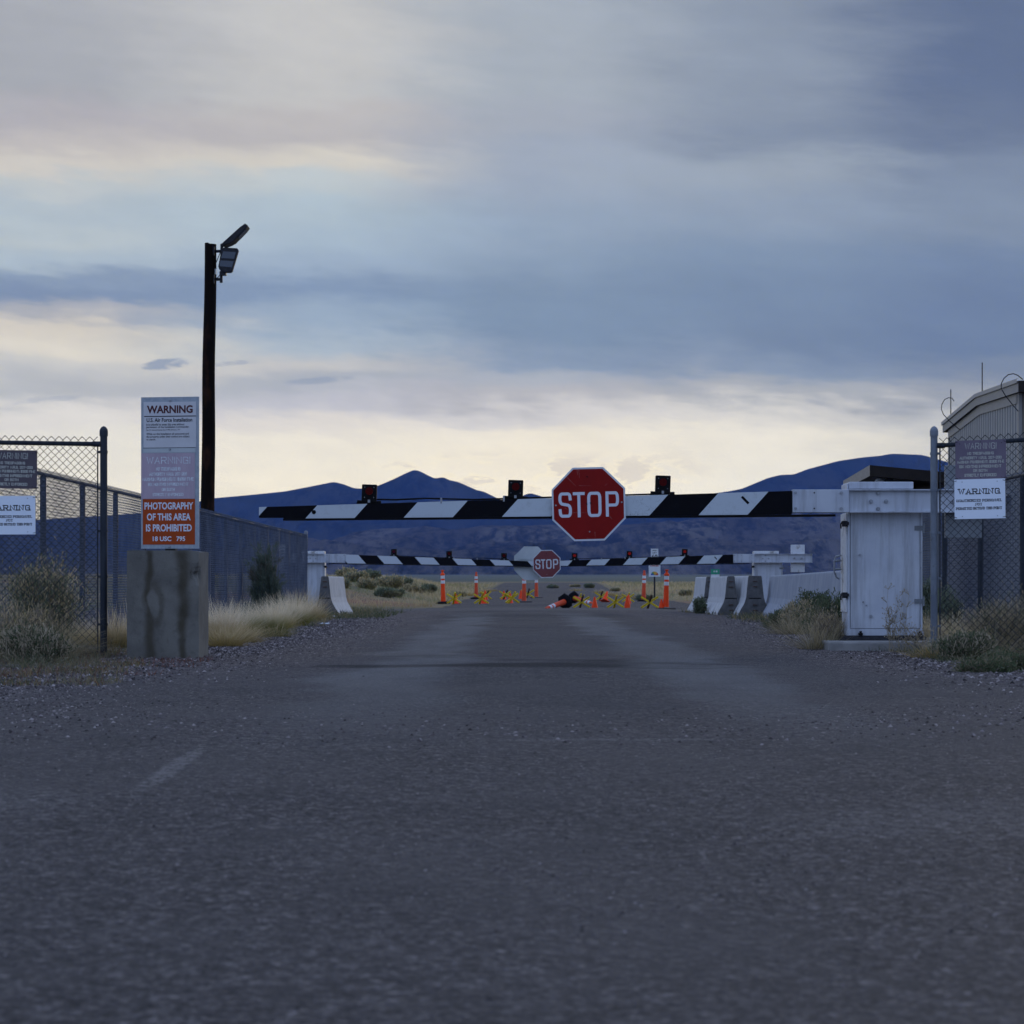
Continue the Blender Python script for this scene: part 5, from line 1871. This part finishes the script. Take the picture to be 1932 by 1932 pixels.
# pale bunchgrass along the left fence
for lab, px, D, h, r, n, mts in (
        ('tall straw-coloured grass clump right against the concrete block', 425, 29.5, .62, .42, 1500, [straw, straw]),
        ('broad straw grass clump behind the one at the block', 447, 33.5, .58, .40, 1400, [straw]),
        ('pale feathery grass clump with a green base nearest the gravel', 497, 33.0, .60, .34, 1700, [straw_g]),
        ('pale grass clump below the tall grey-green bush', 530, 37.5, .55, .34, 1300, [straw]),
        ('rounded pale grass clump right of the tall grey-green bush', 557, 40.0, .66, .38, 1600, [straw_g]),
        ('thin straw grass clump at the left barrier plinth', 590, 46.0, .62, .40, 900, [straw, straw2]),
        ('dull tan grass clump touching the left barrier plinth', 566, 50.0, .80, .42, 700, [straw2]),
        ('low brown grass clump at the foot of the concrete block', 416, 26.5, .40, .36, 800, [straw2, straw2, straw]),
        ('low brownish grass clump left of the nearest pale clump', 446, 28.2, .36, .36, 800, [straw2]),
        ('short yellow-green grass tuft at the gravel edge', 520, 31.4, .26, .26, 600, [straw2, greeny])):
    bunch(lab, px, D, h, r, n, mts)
# grass between the left fence post and the block, and behind the left panel
for lab, px, D, h, r, n in (
        ('dry grass clump between the dark fence post and the concrete block', 222, 25.6, .55, .26, 900),
        ('dry grass clump behind the foot of the left fence panel', 150, 26.5, .42, .42, 800),
        ('wispy dry grass clump behind the left chain-link panel', 105, 25.5, .50, .40, 700)):
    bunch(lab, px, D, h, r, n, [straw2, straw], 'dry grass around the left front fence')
# loose dry tussocks at the frame edges
for lab, px, D, h, r, n, mts in (
        ('tangle of dry tan grass at the left frame edge below the white sign', 18, 22.3, .58, .55, 1500, [straw2, straw2, dead, verge_weed]),
        ('dry tan grass tussock in front of the left chain-link panel', 70, 21.9, .42, .45, 1100, [dead, verge_weed, straw2]),
        ('low olive grass tussock at the gravel edge under the left panel', 45, 19.6, .24, .42, 800, [verge_weed, verge_weed, weed_m])):
    bunch(lab, px, D, h, r, n, mts, 'dry tussocks at the left frame edge', spread=1.1, wd=.004)
for lab, px, D, h, r, n, mts in (
        ('tangle of dry tan grass at the right frame edge behind the panel', 1915, 23.4, .58, .50, 1300, [straw2, dead, verge_weed]),
        ('dry tan tussock against the foot of the right chain-link panel', 1855, 22.6, .40, .42, 1000, [dead, verge_weed, straw2]),
        ('loose straw tussock left of the near cabinet plinth', 1548, 25.2, .46, .26, 900, [straw2, dead, verge_weed]),
        ('loose straw tussock in front of the long barrier wall', 1500, 33.0, .46, .34, 900, [straw2, dead, verge_weed])):
    bunch(lab, px, D, h, r, n, mts, 'dry tussocks on the right verge', spread=1.1, wd=.004)
# tall grey-green bush (plumes sweeping upward)
x, D = gx(503, 49.0), 49.0
bush = thing('tall_shrub', 'tall narrow grey-green shrub standing against the left fence', 'shrub', (x, D, float(gz(x, D))))
st = MB()
mb = MB()
for hh_, rr_, nb_ in ((1.72, .11, 26), (1.42, .25, 44), (.98, .33, 46)):
    P, Dr = twigs(st, nb_, hh_, rr_, th=.007, base_r=.16, k=7, fork=3)
    kp = P[:, 2] > .12
    P, Dr = P[kp], Dr[kp]
    C = np.repeat(P, 16, 0)
    d = np.repeat(Dr, 16, 0)
    n = len(C)
    C = C + d * RNG.uniform(-.05, .07, (n, 1)) + RNG.normal(0, .020, (n, 3))
    leaves(mb, C, d + RNG.normal(0, .32, (n, 3)) + np.array([0, 0, .35]), RNG.uniform(.03, .075, n), RNG.uniform(.006, .011, n), 0)
st.build('stems', stem_m, bush)
for v_ in mb.v:
    v_[:, 0] -= .07 * (v_[:, 2] - .5)
mb.build('foliage', juniper, bush)
bunch('small upright green shrub at the left foot of the tall grey-green shrub', 474, 47.0, .55, .20, 350, [juniper], None, 'small_shrub', .5, .012)

# front left weeds through the chain-link panel
shrub('large dry tumbleweed shrub at the left frame edge in front of the fence', 20, 22.0, .58, .60, 150, 2, [dead, straw2, straw2, sage_dk], name='dry_shrub', lw=.0045, ll=.045, spread=.10)
shrub('olive shrub behind the left chain-link panel below the signs', 82, 24.6, 1.0, .42, 110, 6, [sage_dk, sage_m, straw2], name='sagebrush', lw=.008, ll=.045, spread=.09)
shrub('green-grey weed at the very left bottom of the left fence', 62, 20.6, .38, .45, 70, 7, [weed_m, dead], name='sagebrush', lw=.008, ll=.035, spread=.07)
# right hand shrubs
shrub('dry tan shrub hugging the left side of the near cabinet', 1560, 25.5, .50, .24, 110, 2, [dead, dead, straw2], name='dry_shrub', lw=.005, ll=.035, spread=.06)
shrub('dark green bush behind the dry shrub beside the near cabinet', 1568, 28.5, .60, .36, 90, 6, [weed_m, sage_dk, sage_dk], name='sagebrush', lw=.010, ll=.04, spread=.06)
shrub('tan and green bush in front of the long barrier wall', 1508, 34.0, .52, .36, 80, 8, [sage_dk, dead, straw2], name='sagebrush', lw=.010, ll=.04, spread=.06)
shrub('low dark bush at the left end of the planting by the barrier wall', 1478, 36.5, .34, .36, 60, 9, [weed_m, sage_dk], name='sagebrush', lw=.011, ll=.04, spread=.06)
shrub('green bush between the near cabinet and the barrier wall', 1545, 36.0, .62, .5, 80, 9, [sage_dk, weed_m], name='sagebrush', lw=.012, ll=.045, spread=.06)
shrub('slim green shrub seen between the near cabinet and the pale fence post', 1749, 29.0, .80, .16, 50, 12, [sage_m, juniper], name='sagebrush', lw=.010, ll=.05, spread=.03)
shrub('upright grey-green shrub behind the right chain-link panel', 1782, 28.0, .66, .24, 60, 9, [sage_m, juniper], name='sagebrush', lw=.010, ll=.045, spread=.04)
shrub('tangled dark shrub at the right frame edge behind the right panel', 1905, 23.6, .62, .55, 200, 3, [dead, sage_dk, straw2], name='dry_shrub', lw=.005, ll=.045, spread=.10)
shrub('dull green shrub at the foot of the right chain-link panel', 1822, 21.7, .30, .36, 80, 5, [sage_dk, weed_m, dead], name='sagebrush', lw=.008, ll=.035, spread=.07)
shrub('low green weed patch on the gravel below the right panel', 1862, 18.8, .12, .34, 45, 6, [weed_m, verge_weed], name='low_weed', cat='weed', lw=.009, ll=.03, spread=.10)
shrub('dark weed at the gravel edge in the lower right corner of the verge', 1925, 19.2, .18, .40, 45, 5, [sage_dk, weed_m, verge_weed], name='low_weed', cat='weed', lw=.009, ll=.03, spread=.10)
shrub('leafy green weed at the foot of the farthest whitewashed barrier', 1321, 56.6, .44, .24, 30, 6, [weed_m, sage_m], name='leafy_weed', cat='weed', lw=.016, ll=.05, spread=.06)
for lab, px, D, h, r, n in (
        ('pale dry grass clump behind the right fence post', 1795, 27.0, .50, .45, 1100),
        ('dry grass clump behind the middle of the right panel', 1850, 26.0, .50, .50, 1100),
        ('dry grass clump right of the near cabinet base', 1748, 26.6, .46, .20, 600),
        ('short dry grass at the foot of the pale fence post', 1772, 22.3, .26, .28, 500)):
    bunch(lab, px, D, h, r, n, [straw2, straw2, straw], 'dry grass around the right front fence')


def dry_weed(label, px, D, h, sp, n, seed):
    random.seed(seed)
    x = gx(px, D)
    z = float(gz(x, D))
    mb = MB()
    for i in range(n):
        bx = random.uniform(-sp, sp) * .4
        p = Vector((bx, random.uniform(-.05, .05), -.02))
        lean_ = Vector((random.uniform(-.5, .5) * sp / h + bx * .4, random.uniform(-.1, .1), 1)).normalized()
        H = h * random.uniform(.5, 1.05)
        pts = [p + lean_ * H * f + Vector((random.gauss(0, .006), 0, 0)) for f in np.linspace(0, 1, 6)]
        mb.tube(pts, [.0032 * (1 - .6 * j / 5) for j in range(6)], 4, 0, False)
        for j in range(2, 6):
            for _ in range(5):
                d = Vector((random.gauss(0, .6), random.gauss(0, .3), random.uniform(.3, 1))).normalized()
                e = pts[j] + d * random.uniform(.03, .08)
                mb.tube([pts[j], e], [.0022, .0014], 3, 0, False)
                mb.box(e.x - .004, e.x + .004, e.y - .003, e.y + .003, e.z - .005, e.z + .007)
    o = mb.build('dry_weed', dead, None, Matrix.Translation((x, D, z)), (x, D, z))
    return tag(o, label, 'weed')


dry_weed('tall dead weed stalks in front of the near cabinet door', 1690, 24.3, .68, .22, 9, 5)
dry_weed('low tangled dead weed at the right base of the near cabinet', 1718, 24.4, .36, .30, 10, 6)
dry_weed('thin dead weed stalks against the foot of the pale fence post', 1766, 22.4, .30, .10, 5, 8)
random.seed(4)

# low ground cover at the verges
mb = MB()
def cover(n, fx, fy, h, w, mi_choices, keep=None, lean=.5):
    x = fx(n)
    y = fy(n)
    if keep is not None:
        k = keep(x, y)
        x, y = x[k], y[k]
    n = len(x)
    b = np.stack([x, y, gz(x, y) + 0.0], 1)
    hh = h * RNG.uniform(.3, 1.2, n)
    kk_ = MB()
    blades(kk_, b, hh, RNG.normal(0, 1, (n, 2)) * (hh * lean)[:, None], np.full(n, w) * RNG.uniform(.6, 1.5, n), 1, .3, seg=2)
    m_ = np.array(mi_choices)[RNG.integers(0, len(mi_choices), n)]
    mb.add(kk_.v[0], kk_.f[0], np.concatenate([m_] * 2))
U = RNG.uniform
patch = lambda x, y, s, th, sd: fbm(x, y, s, 4, sd) > th
# left verge: weeds thin out towards the gravel
cover(26000, lambda n: U(-5.4, -2.4, n), lambda n: U(16.0, 24.5, n), .09, .005, [1, 1, 1, 2, 0, 3], lambda x, y: (patch(x, y, 1.6, .47, 61)) & (x < -2.95 - .32 * ss(19, 22.5, y) + .9 * (fbm(x, y, .9, 3, 66) - .5)) & (y < 22.2 + 0 * x) | ((x < -3.7) & (y > 20)))
cover(3500, lambda n: U(-4.6, -2.6, n), lambda n: U(17.5, 21.8, n), .06, .007, [3], lambda x, y: patch(x, y, 2.3, .55, 62))
# beyond the block, along the fence, and to the left barrier
cover(26000, lambda n: U(-5.6, -2.2, n), lambda n: U(24.5, 66.0, n), .13, .010, [1, 1, 0, 2], lambda x, y: patch(x, y, .9, .44, 63) & (x < -3.35 + .9 * (fbm(x, y, .7, 3, 67) - .5)))
cover(5000, lambda n: U(-5.2, -2.0, n), lambda n: U(48, 62, n), .16, .016, [2, 2, 1], lambda x, y: patch(x, y, .8, .5, 68) & (x < -2.6))
# right verge
cover(14000, lambda n: U(3.1, 6.4, n), lambda n: U(17.5, 27.0, n), .10, .006, [1, 1, 2, 2], lambda x, y: patch(x, y, 1.5, .47, 64) & (x > 3.95 - .35 * ss(19, 24, y) + .7 * (fbm(x, y, .9, 3, 69) - .5)))
cover(12000, lambda n: U(3.2, 6.4, n), lambda n: U(26, 60, n), .15, .010, [1, 2, 2, 0], lambda x, y: patch(x, y, .9, .46, 65) & (x > 4.15 + .2 * (y - 26) / 34 + .8 * (fbm(x, y, .7, 3, 70) - .5)))
gc = mb.build('ground_cover', [straw2, verge_weed, weed_m, red_weed])
tag(gc, None, None, None, 'stuff')

# the dry grassland beyond the second barrier
mb = MB()
def field(n, x0, x1, y0, y1, h, w, mi, keep):
    y = y0 * (y1 / y0) ** U(0, 1, n)
    x = U(x0, x1, n) * (y / y1) ** .6
    k = keep(x, y)
    x, y = x[k], y[k]
    n = len(x)
    b = np.stack([x, y, gz(x, y) - .02], 1)
    sc = y / 80.0
    hh = h * U(.4, 1.2, n) * (.7 + .8 * nz(x, y, .35, 77))
    kk_ = MB()
    blades(kk_, b, hh, RNG.normal(0, .35, (n, 2)) * hh[:, None], w * sc * U(.6, 1.4, n), 1, .3, seg=2)
    grn = nz(x, y, .16, 80) * .6 + nz(x, y, .5, 81) * .4
    m_ = np.where(grn > .60, mi[2], np.where(RNG.uniform(size=n) > .55, mi[0], mi[1]))
    mb.add(kk_.v[0], kk_.f[0], np.concatenate([m_] * 2))
def off_road(x, y):
    l = np.interp(y, [60, 70, 90, 150, 260], [-4.6, -2.3, -2.1, -1.8, -1.0])
    r = np.interp(y, [60, 70, 90, 150, 260], [6.4, 6.0, 6.3, 6.6, 9.3])
    return (x < l - .4 * nz(x, y, .8, 5)) | (x > r + .5 * nz(x, y, .8, 6))
field(60000, -45, 0, 67, 230, .20, .013, (0, 0, 2), off_road)
field(46000, 4, 55, 66, 260, .22, .013, (0, 0, 2), off_road)
gr = mb.build('grass', [straw2, straw, leafmat('meadow_green', (0.17, 0.19, 0.075), (0.25, 0.25, 0.11))])
tag(gr, None, None, None, 'stuff')

# sage bushes on the mound and scattered over the flat
spots = [(655, 95, .75, .95), (700, 99, .7, .9), (735, 90, .85, 1.1), (757, 98, .7, .9), (692, 84, .62, .8), (725, 80, .55, .75), (672, 88, .7, .95), (744, 82, .45, .6), (775, 94, .55, .7), (808, 105, .6, .95), (640, 82, .6, .8), (792, 99, .4, .55), (868, 112, .35, .5), (1044, 175, .5, .9), (1085, 190, .45, .9), (1112, 180, .6, .9), (1293, 110, .5, .7), (1215, 95, .35, .6), (1160, 150, .4, .7), (1330, 120, .5, .8)]
for i, (px, D, h, r) in enumerate(spots):
    left = px < 900
    h, r = h * .62, r * .62
    shrub('rounded sage bush on the grassy mound left of the far road' if left else 'low sage bush on the flat grassland right of the far road', px, D, h, r, 34, 8, [sage_m, sage_m, sage_dk] if i % 2 else [sage_m, straw2], 'sage bushes on the left mound' if left else 'sage bushes on the right grassland', name='sagebrush', lw=.03, ll=.08, spread=.10)
for i, (px, D) in enumerate(((905, 128), (918, 140), (930, 150), (1131, 132), (1150, 118), (1168, 112), (1186, 104), (1205, 98), (1090, 150), (880, 118))):
    left = px < 1000
    bunch('pale seed-headed grass tuft along the left edge of the far road' if left else 'pale seed-headed grass tuft along the right edge of the far road', px, D, .32, .42, 160, [straw], 'pale tufts along the far road', spread=.6, wd=.03)

# ---------------------------------------------------------------- loose stones
def stones(n, fx, fy, s0, s1, keep=None, zoff=.0):
    x, y = fx(n), fy(n)
    if keep is not None:
        k = keep(x, y)
        x, y = x[k], y[k]
    n = len(x)
    base = np.array([(0, 0, 1), (1, 0, 0), (.31, .95, 0), (-.81, .59, 0), (-.81, -.59, 0), (.31, -.95, 0), (0, 0, -.6)], float)
    fc = np.array([(0, 1, 2), (0, 2, 3), (0, 3, 4), (0, 4, 5), (0, 5, 1), (6, 2, 1), (6, 3, 2), (6, 4, 3), (6, 5, 4), (6, 1, 5)])
    s = (s0 + (s1 - s0) * RNG.uniform(0, 1, n) ** 2.0)
    a = RNG.uniform(0, 2 * math.pi, n)
    V = base[None] * RNG.uniform(.6, 1.25, (n, 7, 1))
    V = V * np.stack([s, s * RNG.uniform(.6, 1, n), s * RNG.uniform(.4, .8, n)], 1)[:, None, :]
    X = V[..., 0] * np.cos(a)[:, None] - V[..., 1] * np.sin(a)[:, None]
    Y = V[..., 0] * np.sin(a)[:, None] + V[..., 1] * np.cos(a)[:, None]
    V = np.stack([X + x[:, None], Y + y[:, None], V[..., 2] + (gz(x, y) + .012 + zoff + s * .1)[:, None]], -1)
    F = (np.arange(n)[:, None, None] * 7 + fc[None]).reshape(-1, 3)
    return V.reshape(-1, 3), F


m, t, p = newmat('loose_stone')
g = node(t, 'ShaderNodeNewGeometry')
setp(t, p, color=ramp(t, g.outputs['Random Per Island'], [(0, (0.016, 0.013, 0.013)), (.40, (0.075, 0.060, 0.058)), (.8, (0.17, 0.142, 0.136)), (1.0, (0.36, 0.315, 0.30))]), rough=.9, spec=.3)
mb = MB()
def pebble_keep(x, y):
    e = np.abs(x - .5 - .012 * (y - 20)) + 2.2 * (fbm(x, y, .8, 4, 90) - .5)
    e2 = fbm(x, y, .45, 3, 95)
    p = (.16 + .22 * ss(.45, .62, e2)) * np.where(y > 14, .30, 1.0) + .85 * ss(1.3, 2.5, e) * ss(10, 17, y)
    return (RNG.uniform(0, 1, len(x)) < p) & (np.abs(x) < .24 * y + .5) & (x > -5.2) & (x < 5.8)
for n_, y0, y1, s0, s1 in ((110000, 4.0, 15.0, .0015, .0055), (190000, 10.0, 23.0, .004, .015), (280000, 15.0, 52.0, .009, .028)):
    V, F = stones(n_, lambda n: U(-5.2, 5.8, n), lambda n: y0 * (y1 / y0) ** RNG.triangular(0, .55, 1.0, n), s0, s1, pebble_keep)
    mb.add(V, F)
tag(mb.build('gravel', m), None, None, None, 'stuff')
m, t, p = newmat('dark_pebble')
setp(t, p, color=(0.03, 0.026, 0.026), rough=.9)
mb = MB()
V, F = stones(700, lambda n: U(-2.6, 2.6, n), lambda n: 3.8 * (26 / 3.8) ** U(0, 1, n), .002, .008)
mb.add(V, F)
tag(mb.build('dark_gravel', m), None, None, None, 'stuff')
